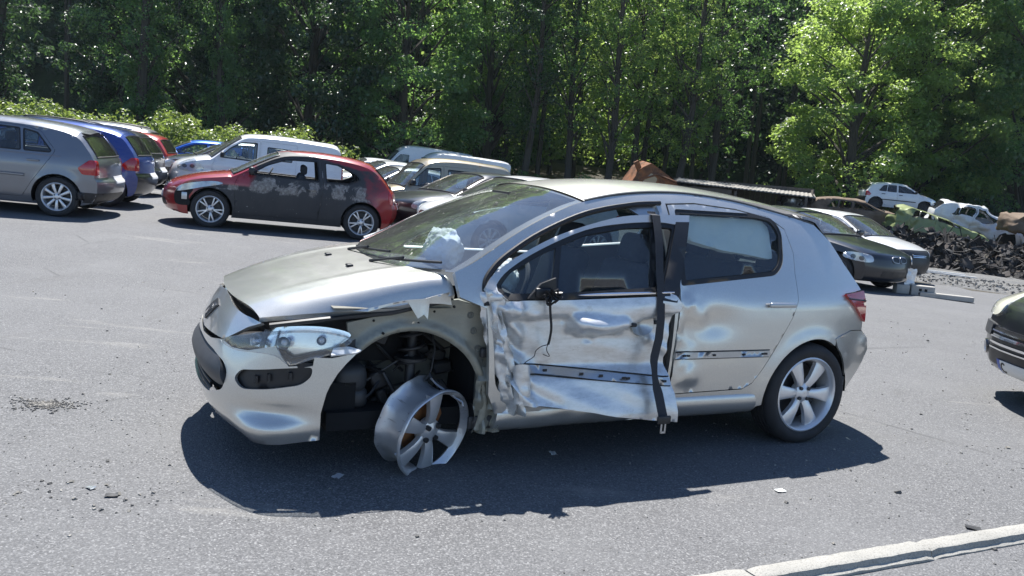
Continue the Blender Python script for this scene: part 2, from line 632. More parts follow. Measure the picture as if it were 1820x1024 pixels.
burn = t.math('MULTIPLY', t.ramp(t.math('SUBTRACT', v, zt), [(.30, 0.0), (.42, 1.0)]), t.math('SUBTRACT', 1.0, bonm))
c = t.mix(burn, t.mix(n2, (.25, .009, .012), (.36, .022, .024)), t.mix(n2, (.022, .024, .030), (.060, .058, .058)))
zz = t.math('ABSOLUTE', t.math('SUBTRACT', xyz[2], .80))
fl = t.math('MULTIPLY', t.ramp(t.math('ADD', zz, t.math('MULTIPLY', t.math('SUBTRACT', n3, .5), .12)), [(.10, 1.0), (.14, 0.0)]), t.ramp(n2, [(.50, 0.0), (.535, .9)]))
c = t.mix(t.math('MULTIPLY', fl, burn), c, t.mix(t.ramp(n3, [(.35, 0.0), (.65, 1.0)]), (.36, .34, .32), (.13, .11, .095)))
sp = t.math('MULTIPLY', t.ramp(n3, [(.66, 0.0), (.70, 1.0)]), burn)
c = t.mix(t.math('MULTIPLY', sp, .6), c, (.5, .48, .45))
t.bsdf(c, t.mix(burn, .3, .6), .1, t.bump(n2, .12, .006), t.math('SUBTRACT', 1.0, burn)); t.done('scorched_red')
t = NT('rusted'); p = t.coord()
n1 = t.noise(p, 3, 7, .65); n2 = t.noise(p, 18, 5)
c = t.mix(t.ramp(n1, [(.35, 0.0), (.62, 1.0)]), (.30, .115, .045), (.13, .065, .038))
c = t.mix(t.ramp(n2, [(.55, 0.0), (.7, .6)]), c, (.40, .19, .08))
t.bsdf(c, .85, .15, t.bump(n2, .25, .01)); t.done('rusted')
t = NT('burnt_shell'); p = t.coord()
n1 = t.noise(p, 2.6, 7, .65); n2 = t.noise(p, 16, 5)
c = t.mix(t.ramp(n1, [(.35, 0.0), (.65, 1.0)]), (.115, .078, .052), (.21, .155, .11))
t.bsdf(c, .9, .1, t.bump(n2, .25, .01)); t.done('burnt_shell')
t = NT('burnt_tan'); p = t.coord()
n1 = t.noise(p, 2.6, 7, .65)
t.bsdf(t.mix(t.ramp(n1, [(.35, 0.0), (.65, 1.0)]), (.34, .21, .11), (.23, .17, .12)), .8, .1); t.done('burnt_tan')
t = NT('scrap'); g = t.n('ShaderNodeNewGeometry'); rp = g.outputs['Random Per Island']; n1 = t.noise(g.outputs['Position'], 4, 6, .65)
c = t.ramp(rp, [(0, (.035, .033, .032)), (.3, (.080, .068, .060)), (.55, (.060, .061, .064)), (.70, (.125, .082, .056)), (.84, (.11, .11, .115)), (.93, (.17, .14, .115)), (1.0, (.30, .30, .30))])
t.bsdf(t.mix(n1, t.mix(.35, c, (.02, .02, .02)), (.03, .027, .025)), .85, .2); t.done('scrap')
plain('wood_plank', (.10, .085, .07), .85, nscale=7, namt=.5)
plain('roof_sheet', (.24, .225, .20), .7, .2, nscale=3, namt=.4)
plain('concrete', (.40, .38, .34), .9, nscale=9, namt=.25, bump=.3)
t = NT('kerb_stone'); p = t.pos()
n1 = t.noise(p, 3.0, 6, .6); n2 = t.noise(p, 130, 3)
c = t.mix(t.ramp(n1, [(.3, 0.0), (.7, 1.0)]), (.30, .29, .26), (.40, .385, .345))
c = t.mix(t.ramp(n2, [(.35, 0.0), (.5, 1.0)]), t.mix(.5, c, (.12, .115, .10)), c)
t.bsdf(c, .9, 0, t.bump(n2, .5, .004)); t.done('kerb_stone')

# asphalt: worn, dusty, open-grained
t = NT('asphalt'); p = t.pos()
g1 = t.n('ShaderNodeTexVoronoi'); g1.inputs['Scale'].default_value = 150; t.l(p, g1.inputs['Vector'])
g2 = t.n('ShaderNodeTexVoronoi'); g2.inputs['Scale'].default_value = 85; t.l(p, g2.inputs['Vector'])
n0 = t.noise(p, .16, 5, .6); n1 = t.noise(p, .9, 6, .65); n2 = t.noise(t.scale(p, (.35, 1.6, 1)), 1.3, 7, .7, .4); n3 = t.noise(p, 14, 5, .6)
stone = t.sep(g1.outputs['Color'])[0]
c = t.ramp(stone, [(0.0, (.062, .062, .064)), (.3, (.114, .114, .115)), (.75, (.168, .168, .168)), (.93, (.265, .263, .26)), (1.0, (.34, .337, .33))])
c = t.mix(t.ramp(g2.outputs['Distance'], [(.30, 0.0), (.62, .45)]), c, (.075, .075, .076))
c = t.mix(t.ramp(n0, [(.35, 0.0), (.7, .5)]), c, (.168, .168, .170))
c = t.mix(t.ramp(n1, [(.45, 0.0), (.75, .45)]), c, (.184, .184, .183))
c = t.mix(t.ramp(n2, [(.60, 0.0), (.72, .5)]), c, (.31, .297, .268))
c = t.mix(t.ramp(n3, [(.62, 0.0), (.74, .30)]), c, (.125, .123, .12))
st1 = t.noise(t.scale(p, (1.0, .30, 1)), .8, 5, .6, 1.2); st2 = t.noise(t.scale(p, (.10, 1.5, 1)), 1.0, 4, .55)
c = t.mix(t.ramp(st1, [(.62, 0.0), (.70, .38)]), c, (.105, .103, .10))
c = t.mix(t.ramp(st2, [(.60, 0.0), (.68, .30)]), c, (.13, .128, .125))
vc = t.n('ShaderNodeTexVoronoi', feature='DISTANCE_TO_EDGE'); vc.inputs['Scale'].default_value = .34; t.l(t.mix(.12, p, t.n('ShaderNodeTexNoise').outputs['Color']), vc.inputs['Vector'])
c = t.mix(t.math('MULTIPLY', t.ramp(vc.outputs['Distance'], [(.0, 1.0), (.007, 0.0)]), t.ramp(n1, [(.5, 0.0), (.6, .7)])), c, (.06, .06, .06))
hgt = t.math('ADD', t.math('MULTIPLY', g2.outputs['Distance'], -.6), t.math('MULTIPLY', g1.outputs['Distance'], -.5))
t.bsdf(c, .82, 0, t.bump(hgt, .55, .006), 0, .35); t.done('asphalt')
t = NT('dirt_ground'); p = t.pos()
n1 = t.noise(p, .5, 7, .65); n2 = t.noise(p, 7, 7, .7)
c = t.mix(t.ramp(n1, [(.35, 0.0), (.65, 1.0)]), (.055, .05, .04), (.10, .085, .06))
c = t.mix(t.ramp(n2, [(.4, 0.0), (.7, .6)]), c, (.03, .03, .02))
t.bsdf(c, .95, 0, t.bump(n2, .8, .05)); t.done('dirt_ground')
t = NT('gravel_ground'); p = t.pos()
n1 = t.noise(p, .8, 7, .7); n2 = t.noise(t.scale(p, (1, 2.2, 1)), 5, 8, .75)
c = t.mix(t.ramp(n2, [(.35, 0.0), (.62, 1.0)]), (.085, .085, .086), (.20, .198, .19))
c = t.mix(t.ramp(n1, [(.5, 0.0), (.75, .6)]), c, (.27, .25, .21))
t.bsdf(c, .95, 0, t.bump(n2, .9, .06)); t.done('gravel_ground')
plain('pebble', (.17, .155, .13), .9, nscale=3, namt=.5)
t = NT('stones'); g = t.n('ShaderNodeNewGeometry')
t.bsdf(t.ramp(g.outputs['Random Per Island'], [(0, (.09, .087, .082)), (.5, (.18, .17, .155)), (.85, (.28, .26, .22)), (1, (.42, .40, .36))]), .9); t.done('stones')
t = NT('bark'); p = t.coord()
n1 = t.noise(t.scale(p, (6, 6, 1.2)), 3, 7, .7)
t.bsdf(t.mix(n1, (.032, .027, .020), (.085, .075, .058)), .95, 0, t.bump(n1, .7, .04)); t.done('bark')
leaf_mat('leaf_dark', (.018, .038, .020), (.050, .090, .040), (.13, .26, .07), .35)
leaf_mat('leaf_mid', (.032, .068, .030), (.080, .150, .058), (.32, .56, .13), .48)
leaf_mat('leaf_bright', (.048, .090, .032), (.120, .185, .065), (.54, .74, .17), .54)  # the wood's sunlight and shade are partly put into these leaf tones
leaf_mat('leaf_bramble', (.075, .115, .028), (.15, .20, .055), (.36, .48, .09), .42)

# ------------------------------------------------------------------ ground
def grid_ground(name, xs, ys, zf, mat):
    V = [(x, y, zf(x, y)) for y in ys for x in xs]
    n = len(xs)
    F_ = [(j * n + i, j * n + i + 1, (j + 1) * n + i + 1, (j + 1) * n + i) for j in range(len(ys) - 1) for i in range(n - 1)]
    o = link(name, mesh(name, V, F_), None, mat)
    return tag(o, kind='structure')

xs = list(np.linspace(-200, -40, 9)) + list(np.linspace(-36, 36, 49)) + list(np.linspace(40, 200, 9))
ys = list(np.linspace(-200, -12, 10)) + list(np.linspace(-10, 40, 41)) + list(np.linspace(44, 130, 12))
grid_ground('ground', xs, ys, lambda x, y: ground_z(x, y) - .03, 'dirt_ground')
xs2 = list(np.linspace(-120, -34, 8)) + list(np.linspace(-32, 32, 65)) + list(np.linspace(34, 120, 8))
ys2 = list(np.linspace(-120, -10, 8)) + list(np.linspace(-9, 31.5, 60))
V, F_ = [], []
grid_ground('asphalt_yard', xs2, ys2, lambda x, y: ground_z(x, y) + (0 if not (x > 9.5 and y > 19 - .25 * (x - 11)) else -.05), 'asphalt')
# ------------------------------------------------------------------ the wrecked hatchback (x forward from rear axle, y left, z up)
def wheel_mesh_tyre(R=.316, r=.228, w=.205):
    m = MB()
    h = w / 2
    pr = [(r, -h * .86), (r + .02, -h * .98), (r + (R - r) * .5, -h * 1.04), (R - .022, -h * .95), (R - .008, -h * .80), (R, -h * .55)]
    for g in (-.45, -.12, .18, .48):
        pr += [(R, h * (g - .06)), (R - .008, h * (g - .04)), (R - .008, h * (g + .04)), (R, h * (g + .06))]
    pr += [(R, h * .58), (R - .008, h * .80), (R - .022, h * .95), (r + (R - r) * .5, h * 1.04), (r + .02, h * .98), (r, h * .86), (r - .012, h * .5), (r - .012, -h * .5), (r, -h * .86)]
    m.lathe(pr, 48)
    return m

def wheel_rim_barrel(r=.228, w=.205):
    m = MB(); h = w / 2
    m.lathe([(r + .004, h * .90), (r - .004, h * .94), (r - .014, h * .86), (r - .022, h * .6), (r - .03, h * .2), (r - .045, -h * .3), (r - .02, -h * .9), (r + .004, -h * .95)], 48)
    return m

def spokes(n, r, hub=.062, w0=.030, w1=.052, y=.085, split=False, depth=.03, a0=0.0, skip=()):
    """n cast spokes from the hub to the lip, y is the outer face"""
    m = MB()
    for k in range(n):
        if k in skip: continue
        th = a0 + 2 * pi * k / n
        e = Vector((cos(th), 0, sin(th))); g = Vector((-sin(th), 0, cos(th)))
        arms = [(0, 1.0)] if not split else [(-.16, .45), (.16, .45)]
        for (da, wf) in arms:
            rows = []
            for q in range(6):
                f = q / 5
                rr = hub * .7 + (r - .012 - hub * .7) * f
                wd = (w0 + (w1 - w0) * f ** 1.5) * wf
                cen = e * rr + g * (da * f * r * 1.1)
                yo = y - .030 + .030 * sin(f * pi) * .5 + (.022 if f > .6 else .0) * (f - .6)
                rows.append([cen - g * wd + Vector((0, yo - depth, 0)), cen - g * wd * .92 + Vector((0, yo - .006, 0)), cen - g * wd * .55 + Vector((0, yo, 0)), cen + g * wd * .55 + Vector((0, yo, 0)), cen + g * wd * .92 + Vector((0, yo - .006, 0)), cen + g * wd + Vector((0, yo - depth, 0))])
            V = [p for row in rows for p in row]
            Fc = [(i * 6 + j, i * 6 + j + 1, (i + 1) * 6 + j + 1, (i + 1) * 6 + j) for i in range(5) for j in range(5)]
            m.add(V, Fc, True)
    m.lathe([(.001, y - .018), (.022, y - .016), (.030, y - .020), (hub * .75, y - .026), (hub, y - .034), (hub + .008, y - .07)], 28)
    return m

_WM = {}
def make_wheel(parent, loc, side, style='six', R=.316, r=.228, w=.205, rot=0.0, tilt=None, rim_mat='alloy', disc='dark_metal'):
    """wheel > tyre, rim (> bolts); side +1: outer face to +y"""
    key = (style, R, r, w)
    if key not in _WM:
        ty = wheel_mesh_tyre(R, r, w)
        ba = wheel_rim_barrel(r, w)
        n, kw = {'six': (6, dict(w0=.026, w1=.056)), 'nine': (9, dict(w0=.018, w1=.028)), 'ysplit': (5, dict(w0=.032, w1=.034, split=True)), 'five': (5, dict(w0=.03, w1=.06)),
                 'steel': (12, dict(w0=.02, w1=.05)), 'ten': (10, dict(w0=.014, w1=.022))}[style]
        sp = spokes(n, r, y=w / 2 * .86, **kw)
        ba.add(sp.v, sp.f, True)
        bo = MB()
        for k in range(4):
            th = pi / 4 + k * pi / 2
            bo.tube([(cos(th) * .044, w / 2 * .86 - .035, sin(th) * .044), (cos(th) * .044, w / 2 * .86 - .014, sin(th) * .044)], .011, 8)
        ds = MB().lathe([(.02, -.01), (r - .05, -.01), (r - .05, -.03), (.02, -.03)], 28)
        _WM[key] = [q.build('tmp', None) for q in (ty, ba, bo, ds)]
        for q in _WM[key]:
            COL.objects.unlink(q)
    wr = empty('wheel', loc)
    wr.parent = parent
    wr.rotation_euler = tilt if tilt else (0, rot, 0 if side > 0 else pi)
    for nm, src, mt in zip(('tyre', 'rim', 'wheel_bolts', 'brake_disc'), _WM[key], ('tyre', rim_mat, 'dark_metal', disc)):
        me = src.data
        if not me.materials or me.materials[0] != MATS[mt]:
            if me.materials: me = me.copy()
            me.materials.clear(); me.materials.append(MATS[mt])
        o = link(nm, me, wr)
        if nm == 'wheel_bolts': o['kind'] = 'stuff'
    return wr

HERO = empty('damaged_car', (1.475, 5.66, 0.0), pi + .46)
tag(HERO, 'silver hatchback with stoved-in front door, missing front wing and bare bent front wheel', 'car')

_ZS = [.10, .15, .22, .35, .5, .65, .78, .86, .90, .95, 1.05, 1.15, 1.25, 1.35, 1.42, 1.5]
_YS = [.77, .80, .83, .850, .866, .873, .872, .866, .853, .832, .785, .735, .682, .622, .565, .48]
_sec = sm_table(_ZS, _YS, .016)
def SH(x, z):
    y = _sec(z)
    if x < .3: y -= .17 * ((.3 - x)) ** 2
    if x > 2.5: y -= .20 * ((x - 2.5) / .85) ** 2.2
    # swelling round the rear wheel
    r = math.hypot(x, z - .30)
    y += .018 * math.exp(-((r - .36) / .055) ** 2) if z < .72 else .018 * math.exp(-((r - .36) / .055) ** 2)
    return y
def side_fn(off=0.0, sgn=1, extra=None):
    def f(x, z):
        y = SH(x, z) + off
        if extra: y += extra(x, z)
        return (x, sgn * y, z)
    return f
arch = [(.36 * cos(a), .30 + .36 * sin(a)) for a in np.linspace(2.05, -.12, 22)]
rail = [(2.358, 1.005), (2.228, 1.065), (1.957, 1.218), (1.702, 1.331), (1.549, 1.379), (1.313, 1.425), (1.069, 1.451), (.804, 1.458), (.503, 1.438), (.22, 1.396), (-.026, 1.352), (-.13, 1.330)]
railS = spline(rail, 5)
outer = railS + [(-.247, 1.234), (-.342, 1.10), (-.43, 1.0), (-.478, .945), (-.40, .935), (-.274, .926), (-.38, .84), (-.488, .749), (-.492, .69), (-.36, .695), (-.20, .655)]
outer += [p for p in [(-.36 * cos(a), .30 + .36 * sin(a)) for a in np.linspace(1.02, 3.25, 26)] if p[1] > .25]
outer += [(.40, .25), (.42, .30), (2.10, .30), (2.15, .40), (2.17, .6), (2.20, .84), (2.34, .893)]
f_open = [(2.185, .84), (2.205, .954), (2.165, 1.019), (2.07, 1.095), (1.86, 1.210), (1.565, 1.322), (1.254, 1.383), (1.075, 1.400), (1.075, .42), (1.10, .37), (2.04, .37), (2.12, .44), (2.15, .65)]
r_open = [(1.012, 1.398), (.80, 1.413), (.50, 1.396), (.255, 1.356), (.158, 1.298), (.133, 1.16), (.158, 1.039), (.168, .895), (.214, .79), (.337, .578), (.415, .45), (.455, .395), (.52, .362), (1.055, .352), (1.06, .60), (1.05, .90), (1.035, 1.0)]
panel('body_side', outer, side_fn(), 'silver_paint', HERO, .025, [rnd(f_open, .05, 3), r_open], .03)
# ditch moulding along the roof and dark door seals
sl = MB()
sl.tube([(x, SH(x, z) + .004, z - .006) for x, z in spline([(2.20, .86), (2.205, .954), (2.165, 1.019), (2.07, 1.095), (1.86, 1.210), (1.565, 1.322), (1.254, 1.383), (1.05, 1.402)], 5)], .016, 6)
sl.build('door_seal', 'seal_rubber', HERO)
pil = [(1.09, 1.40), (1.0, 1.405), (1.0, .40), (1.09, .40)]
panel('door_pillar', pil, side_fn(-.03), 'black_plastic', HERO, .06)
panel('pillar_cap', rnd([(1.30, 1.376), (1.05, 1.400), (1.05, 1.31), (1.16, 1.30)], .02), side_fn(-.018), 'silver2_paint', HERO, .05)

# roof
def yz_rail(x):
    xs_ = [p[0] for p in railS][::-1]; zs_ = [p[1] for p in railS][::-1]
    z = float(np.interp(x, xs_, zs_))
    return SH(x, z), z
def roof_fn(u, w):
    v = 2 * w - 1
    x = 1.555 + (-.36 - 1.555) * u + (.075 * (1 - u) - .05 * u) * (1 - v * v)
    xe = 1.555 + (-.13 - 1.555) * u
    y, z = yz_rail(xe)
    c = .055 * (1 - .3 * u)
    return (x if u < .9 else x + .12 * abs(v) ** 3 * (u - .9) * 10, v * y, z + .004 + c * (1 - abs(v) ** 2.6))
rf = MB().sheet(roof_fn, 40, 28)
rf.build('roof', 'silver_paint', HERO)
for sg in (1, -1):
    dm = MB(); dm.tube([(x, sg * (SH(x, z) - .006), z + .004) for x, z in railS[20:]], .008, 6)
    dm.build('roof_moulding', 'grey_plastic', HERO)
lin = MB().sheet(lambda u, w: (lambda p: (p[0], p[1] * .96, p[2] - .05))(roof_fn(u * .98 + .01, w)), 12, 8)
lin.build('roof_lining', 'roof_lining', HERO)

# windscreen: left edge along the pillar, bowed forward at the middle
wsl = spline([(2.35, 1.000), (2.228, 1.065), (1.957, 1.218), (1.702, 1.331), (1.549, 1.379)], 6)
def ws_fn(u, w):
    v = 2 * w - 1
    i = u * (len(wsl) - 1); k = min(int(i), len(wsl) - 2); f = i - k
    x = wsl[k][0] * (1 - f) + wsl[k + 1][0] * f; z = wsl[k][1] * (1 - f) + wsl[k + 1][1] * f
    y = SH(x, z) - .012
    bw = (1 - abs(v) ** 2.2)
    return (x + (.20 - .125 * u) * bw, v * y, z + (-.035 + .09 * u) * bw + .002)
MB().sheet(ws_fn, 16, 24).build('windscreen', 'glass_screen', HERO)
bd = MB()
def band(u0, u1, w0, w1, off):
    return lambda a, b: (lambda p: (p[0] + off, p[1], p[2] + off))(ws_fn(u0 + (u1 - u0) * a, w0 + (w1 - w0) * b))
bd.sheet(band(0, 1, 0, .035, -.004), 16, 2); bd.sheet(band(0, 1, .965, 1, -.004), 16, 2); bd.sheet(band(.965, 1, .035, .965, -.004), 1, 20); bd.sheet(band(0, .05, .035, .965, -.004), 1, 20)
bd.build('windscreen_band', 'seal_rubber', HERO)
# scuttle panel, wipers
cw = MB().sheet(lambda u, w: (lambda p, q: (p[0] + .012 + .11 * u * (1 - .6 * abs(2 * w - 1)), p[1], p[2] - .012 - .05 * u))(ws_fn(0, .07 + .86 * w), 0), 3, 20)
cw.build('scuttle_panel', 'black_plastic', HERO)
for (a0, b0, a1, b1) in ((.015, .30, .13, .62), (.02, .62, .10, .93)):
    wp = MB()
    pts = [Vector(ws_fn(a0 + (a1 - a0) * k / 6, b0 + (b1 - b0) * k / 6)) + Vector((.018, 0, .018)) for k in range(7)]
    wp.tube(pts, .007, 6)
    wp.tube([pts[0] + Vector((.05, 0, -.02)), pts[3] + Vector((.012, 0, .012))], .008, 6)
    wp.build('wiper', 'black_plastic', HERO)

# bonnet
bon_c = sm_table([2.45, 2.55, 2.70, 2.90, 3.10, 3.22, 3.30], [.985, .975, .952, .908, .848, .803, .770], .04)
bon_e = sm_table([2.25, 2.31, 2.643, 2.833, 3.041, 3.215, 3.28], [.905, .894, .826, .804, .776, .748, .735], .04)
def bonnet_fn(u, w):
    v = 2 * w - 1
    av = abs(v)
    # rear edge (u=0) follows the glass, front edge (u=1) follows the nose
    xr = 2.335 + .225 * (1 - av ** 2.3)
    xf = 3.222 + .070 * (1 - av ** 2.2)
    x = xr + (xf - xr) * u
    xe = 2.335 + (3.222 - 2.335) * u
    yb = SH(xe, .80) - .098 - .025 * u
    zc = bon_c(min(max(x, 2.45), 3.30)); ze = bon_e(xe)
    k0 = .06 + .12 * u
    fall = k0 * av ** 2 + (1 - k0) * av ** (34 - 28 * u ** .6)
    z = zc + (ze - zc) * fall
    z += .006 * math.exp(-((av - .62) / .06) ** 2) * (1 - u)
    return (x, v * yb, z)
bo = MB().sheet(lambda a, b: bonnet_fn(a, .5 + .5 * math.copysign(abs(2 * b - 1) ** .5, 2 * b - 1)), 36, 90)
edge = [bonnet_fn(1, k / 40) for k in range(41)]
bo.sheet(lambda a, b: (lambda p: (p[0] - .004 - .02 * a, p[1], p[2] - .028 * a))(bonnet_fn(1, b)), 1, 40)
for sd in (0, 1):
    bo.sheet(lambda a, b: (lambda p: (p[0], p[1] - (.012 * a if sd else -.012 * a), p[2] - .024 * a))(bonnet_fn(b, sd)), 1, 30)
bo.build('bonnet', 'silver_paint', HERO)
for v in (.66, .36):
    p = Vector(bonnet_fn(.24, v))
    MB().rbox(p + Vector((.0, 0, .006)), (.035, .045, .014), .006).build('washer_jet', 'black_plastic', HERO)
# cavity under the bonnet edge: slam panel and black box behind the lamp
MB().box((2.98, .48, .70), (.36, .22, .10)).build('lamp_housing', 'black_plastic', HERO)
MB().box((2.75, -.0, .62), (.55, .90, .26)).build('engine', 'dark_void', HERO)
gut = MB(); gut.tube([(2.34, .755, .865), (2.64, .745, .795), (2.83, .735, .775), (3.04, .715, .748), (3.19, .69, .725)], .012, 6)
gut.build('bonnet_seal', 'black_plastic', HERO)

# nose skin: a = arc length from the centre line (left positive), z up
_PL = [(3.43, 0), (3.42, .25), (3.385, .45), (3.31, .62), (3.2, .73), (3.0, .805), (2.8, .85), (2.55, .868)]
_PLs = np.array(spline([(3.42, -.25)] + _PL, 20)[20:])
_PA = np.concatenate([[0], np.cumsum(np.linalg.norm(np.diff(_PLs, axis=0), axis=1))])
_PT = np.gradient(_PLs, _PA, axis=0)
_sb = sm_table([.05, .10, .12, .17, .22, .28, .34, .45, .55, .60, .684, .773, .80, .9], [.36, .26, .2, .09, .04, .012, 0, 0, .023, .04, .077, .14, .165, .26], .018)
_sbs = sm_table([.05, .1, .17, .25, .4, .6, .8], [.16, .12, .05, .015, 0, 0, .03], .02)
def nose_fn(off=0.0, extra=None):
    def f(a, z):
        s = 1 if a >= 0 else -1
        a_ = min(abs(a), 1.46)
        x = np.interp(a_, _PA, _PLs[:, 0]); y = np.interp(a_, _PA, _PLs[:, 1])
        tx = np.interp(a_, _PA, _PT[:, 0]); ty = np.interp(a_, _PA, _PT[:, 1])
        n = math.hypot(tx, ty); nx, ny = ty / n, -tx / n
        w = min(max((a_ - .55) / .35, 0), 1); w = w * w * (3 - 2 * w)
        sb = _sb(z) * (1 - w) + _sbs(z) * w - off
        if extra: sb -= extra(a, z)
        return (float(x - nx * sb), float(s * (y - ny * sb)), z)
    return f
def lip(a, z):   # spoiler ledge low on the bumper and hollow above it
    k = math.exp(-((abs(a) - .78) / .17) ** 2)
    ledge = 1 / (1 + math.exp((z - .285) / .010))
    return k * (.050 * ledge - .022 * math.exp(-((z - .33) / .035) ** 2))
bump_top = [(-.50, .60), (-.40, .60), (-.25, .575), (0, .558), (.25, .575), (.412, .602), (.532, .587), (.666, .597), (.829, .641), (.851, .606), (.893, .553), (.93, .5565), (.935, .545), (1.0, .561), (1.005, .60), (1.083, .600), (1.194, .627), (1.15, .58), (1.111, .528), (1.080, .47), (1.066, .434), (1.045, .338), (1.045, .202)]
bump_bot = [(.868, .181), (.62, .17), (.35, .175), (0, .175), (-.35, .175), (-.62, .175), (-.9, .185), (-1.08, .21), (-1.09, .40), (-1.20, .62), (-.83, .63), (-.66, .60)]
fog = rnd([(.607, .462), (.645, .508), (.861, .542), (1.0, .555), (.996, .510), (.952, .469), (.815, .442), (.663, .422)], .03, 4)
grille_hole = rnd([(-.50, .50), (-.40, .535), (0, .545), (.35, .54), (.50, .515), (.556, .468), (.52, .385), (.35, .335), (.0, .32), (-.35, .335), (-.52, .385)], .03, 3)
panel('front_bumper', bump_top + bump_bot, nose_fn(0, lip), 'silver_paint', HERO, .03, [fog, grille_hole], .014)
panel('fog_lamp_blank', [(.59, .43), (.64, .53), (.93, .57), (1.01, .565), (1.01, .49), (.95, .455), (.815, .43), (.66, .41)], nose_fn(-.022), 'black_plastic', HERO, .05)
for a_, z_ in ((.735, .475), (.80, .49), (.90, .505)):
    MB().box(nose_fn(-.016)(a_, z_), (.012, .025, .035)).build('blank_clip', 'black_plastic', HERO)
# nose cap between bonnet and lamps, with the badge
cap = [(-.70, .728), (-.60, .69), (-.44, .612), (-.25, .60), (0, .585), (.25, .60), (.40, .606), (.447, .612), (.60, .69), (.72, .727), (.529, .731), (.35, .744), (.15, .764), (0, .772), (-.15, .764), (-.35, .744), (-.53, .731)]
panel('nose_cap', cap, nose_fn(.004), 'silver_paint', HERO, .03, thick=.02)
bt = [(-.145, .640), (-.044, .612), (.10, .712), (-.03, .728)]
panel('badge', rnd(bt, .015), nose_fn(.012), 'dark_metal', HERO, .03, thick=.008)
for k, q in enumerate(([(-.085, .640), (-.055, .636), (-.02, .665), (-.05, .672)], [(-.035, .66), (-.01, .662), (.02, .69), (-.012, .70)], [(.018, .678), (.04, .682), (.06, .705), (.03, .712)])):
    panel('badge_mark', rnd(q, .006), nose_fn(.017), 'chrome', HERO, .02, thick=.004)
# grille opening: dark depth, bumper blade, chrome tip
panel('grille_back', [(-.60, .30), (.60, .30), (.60, .57), (-.60, .57)], nose_fn(-.06), 'dark_void', HERO, .08)
blade = rnd([(-.52, .53), (-.2, .545), (.17, .540), (.398, .540), (.515, .500), (.54, .41), (.43, .388), (.18, .43), (-.2, .435), (-.52, .40)], .03, 4)
panel('bumper_blade', blade, nose_fn(.020, lambda a, z: -.03 * ((z - .47) / .07) ** 2), 'grey_plastic', HERO, .03, thick=.03)
panel('spot_bezel', rnd([(.36, .300), (.352, .345), (.425, .378), (.487, .345), (.45, .285)], .02), nose_fn(-.004), 'chrome', HERO, .03, thick=.02)
for z_ in (.335, .365):
    gs = MB(); gs.tube([nose_fn(-.02)(a, z_ + .01 * (1 - (a / .45) ** 2)) for a in np.linspace(-.45, .33, 14)], .008, 6); gs.build('grille_bar', 'black_plastic', HERO)
# headlamp: back shell, three bowls, lens
hl = spline([(.430, .604), (.576, .652), (.791, .704), (.95, .722), (1.076, .718), (1.170, .690), (1.09, .628), (1.007, .600), (.90, .560), (.83, .60), (.706, .600), (.574, .586)], 4, True)
panel('headlight_shell', hl, nose_fn(-.085), 'reflector', HERO, .04)
lens = panel('headlight', hl, nose_fn(.004, lambda a, z: .018 * max(0, 1 - ((z - .65) / .09) ** 2)), 'lens', HERO, .03, thick=.05)
lens['label'] = 'clear pointed headlight broken loose at its lower edge'
for a_, z_, r_ in ((.66, .632, .022), (.86, .652, .030), (1.03, .672, .022)):
    m = MB(); m.lathe([(r_, 0), (r_ * .85, -.02), (r_ * .55, -.042), (r_ * .2, -.055), (.001, -.056)], 20)
    o = m.build('reflector_bowl', 'reflector', lens)
    p = Vector(nose_fn(-.020)(a_, z_)); q = Vector(nose_fn(-.020)(a_ + .02, z_)); d = (q - p).normalized(); nrm = Vector((d.y, -d.x, 0)) if True else None
    if nrm.x < 0: nrm = -nrm
    o.location = p; o.rotation_euler = nrm.to_track_quat('Y', 'Z').to_euler()
    o2 = MB().lathe([(.016, -.05), (.016, -.012), (.010, -.004), (.001, 0)], 12).build('bulb', 'lamp_clear', lens)
    o2.location = p; o2.rotation_euler = o.rotation_euler
panel('lamp_divider', [(.72, .60), (.745, .60), (.765, .70), (.74, .70)], nose_fn(-.02), 'grey_plastic', lens, .05)
panel('lamp_trim', [(.44, .600), (.574, .588), (.706, .602), (.83, .604), (.90, .564), (1.09, .630), (1.165, .688), (1.09, .640), (.90, .585), (.83, .622), (.70, .616), (.574, .602)], nose_fn(-.03), 'black_plastic', lens, .04)
br = MB(); br.sheet(lambda a, b: (2.86 - .10 * a + .01 * b, .86 - .05 * a, .640 + .018 * b - .01 * a), 3, 1)
panel('torn_bracket', rnd([(2.95, .625), (2.83, .632), (2.80, .642), (2.86, .656), (2.93, .652)], .008), lambda x, z: (x, .875 - .1 * (2.95 - x) * 0 - (z - .62) * 1.2, z), 'white_dirty', HERO, .02, thick=.01)
panel('lamp_carrier', [(.87, .555), (1.10, .62), (1.19, .68), (1.19, .60), (1.0, .54)], nose_fn(-.05), 'black_plastic', HERO, .05)

# exposed inner wing and hinge pillar
def apron_fn(x, z):
    y = .735 + .015 * vnoise((x * 5, z * 5, 3.1)) + .004 * vnoise((x * 22, z * 22, 1))
    r = math.hypot(x - 2.53, z - .34)
    y += .035 * math.exp(-((r - .385) / .018) ** 2)            # rolled arch flange
    if x < 2.36: y += .05 * min(1, (2.36 - x) / .08) * (1 if z > .2 else 0)
    if z > .80: y += .02 * (z - .80) / .06
    y -= .012 * math.exp(-((x - 2.60) / .012) ** 2) * (1 if z > .7 else 0)
    return (x, y, z)
ap = [(2.845, .745), (2.64, .790), (2.32, .868), (2.195, .84), (2.165, .70), (2.10, .52), (2.06, .40), (2.03, .30), (2.06, .18), (2.18, .190)] + [(2.53 + .365 * cos(a), .34 + .365 * sin(a)) for a in np.linspace(pi + .36, pi / 4 + .05, 24)] + [(2.835, .66)]
panel('inner_wing', ap, apron_fn, 'primer_olive', HERO, .022, thick=.015)
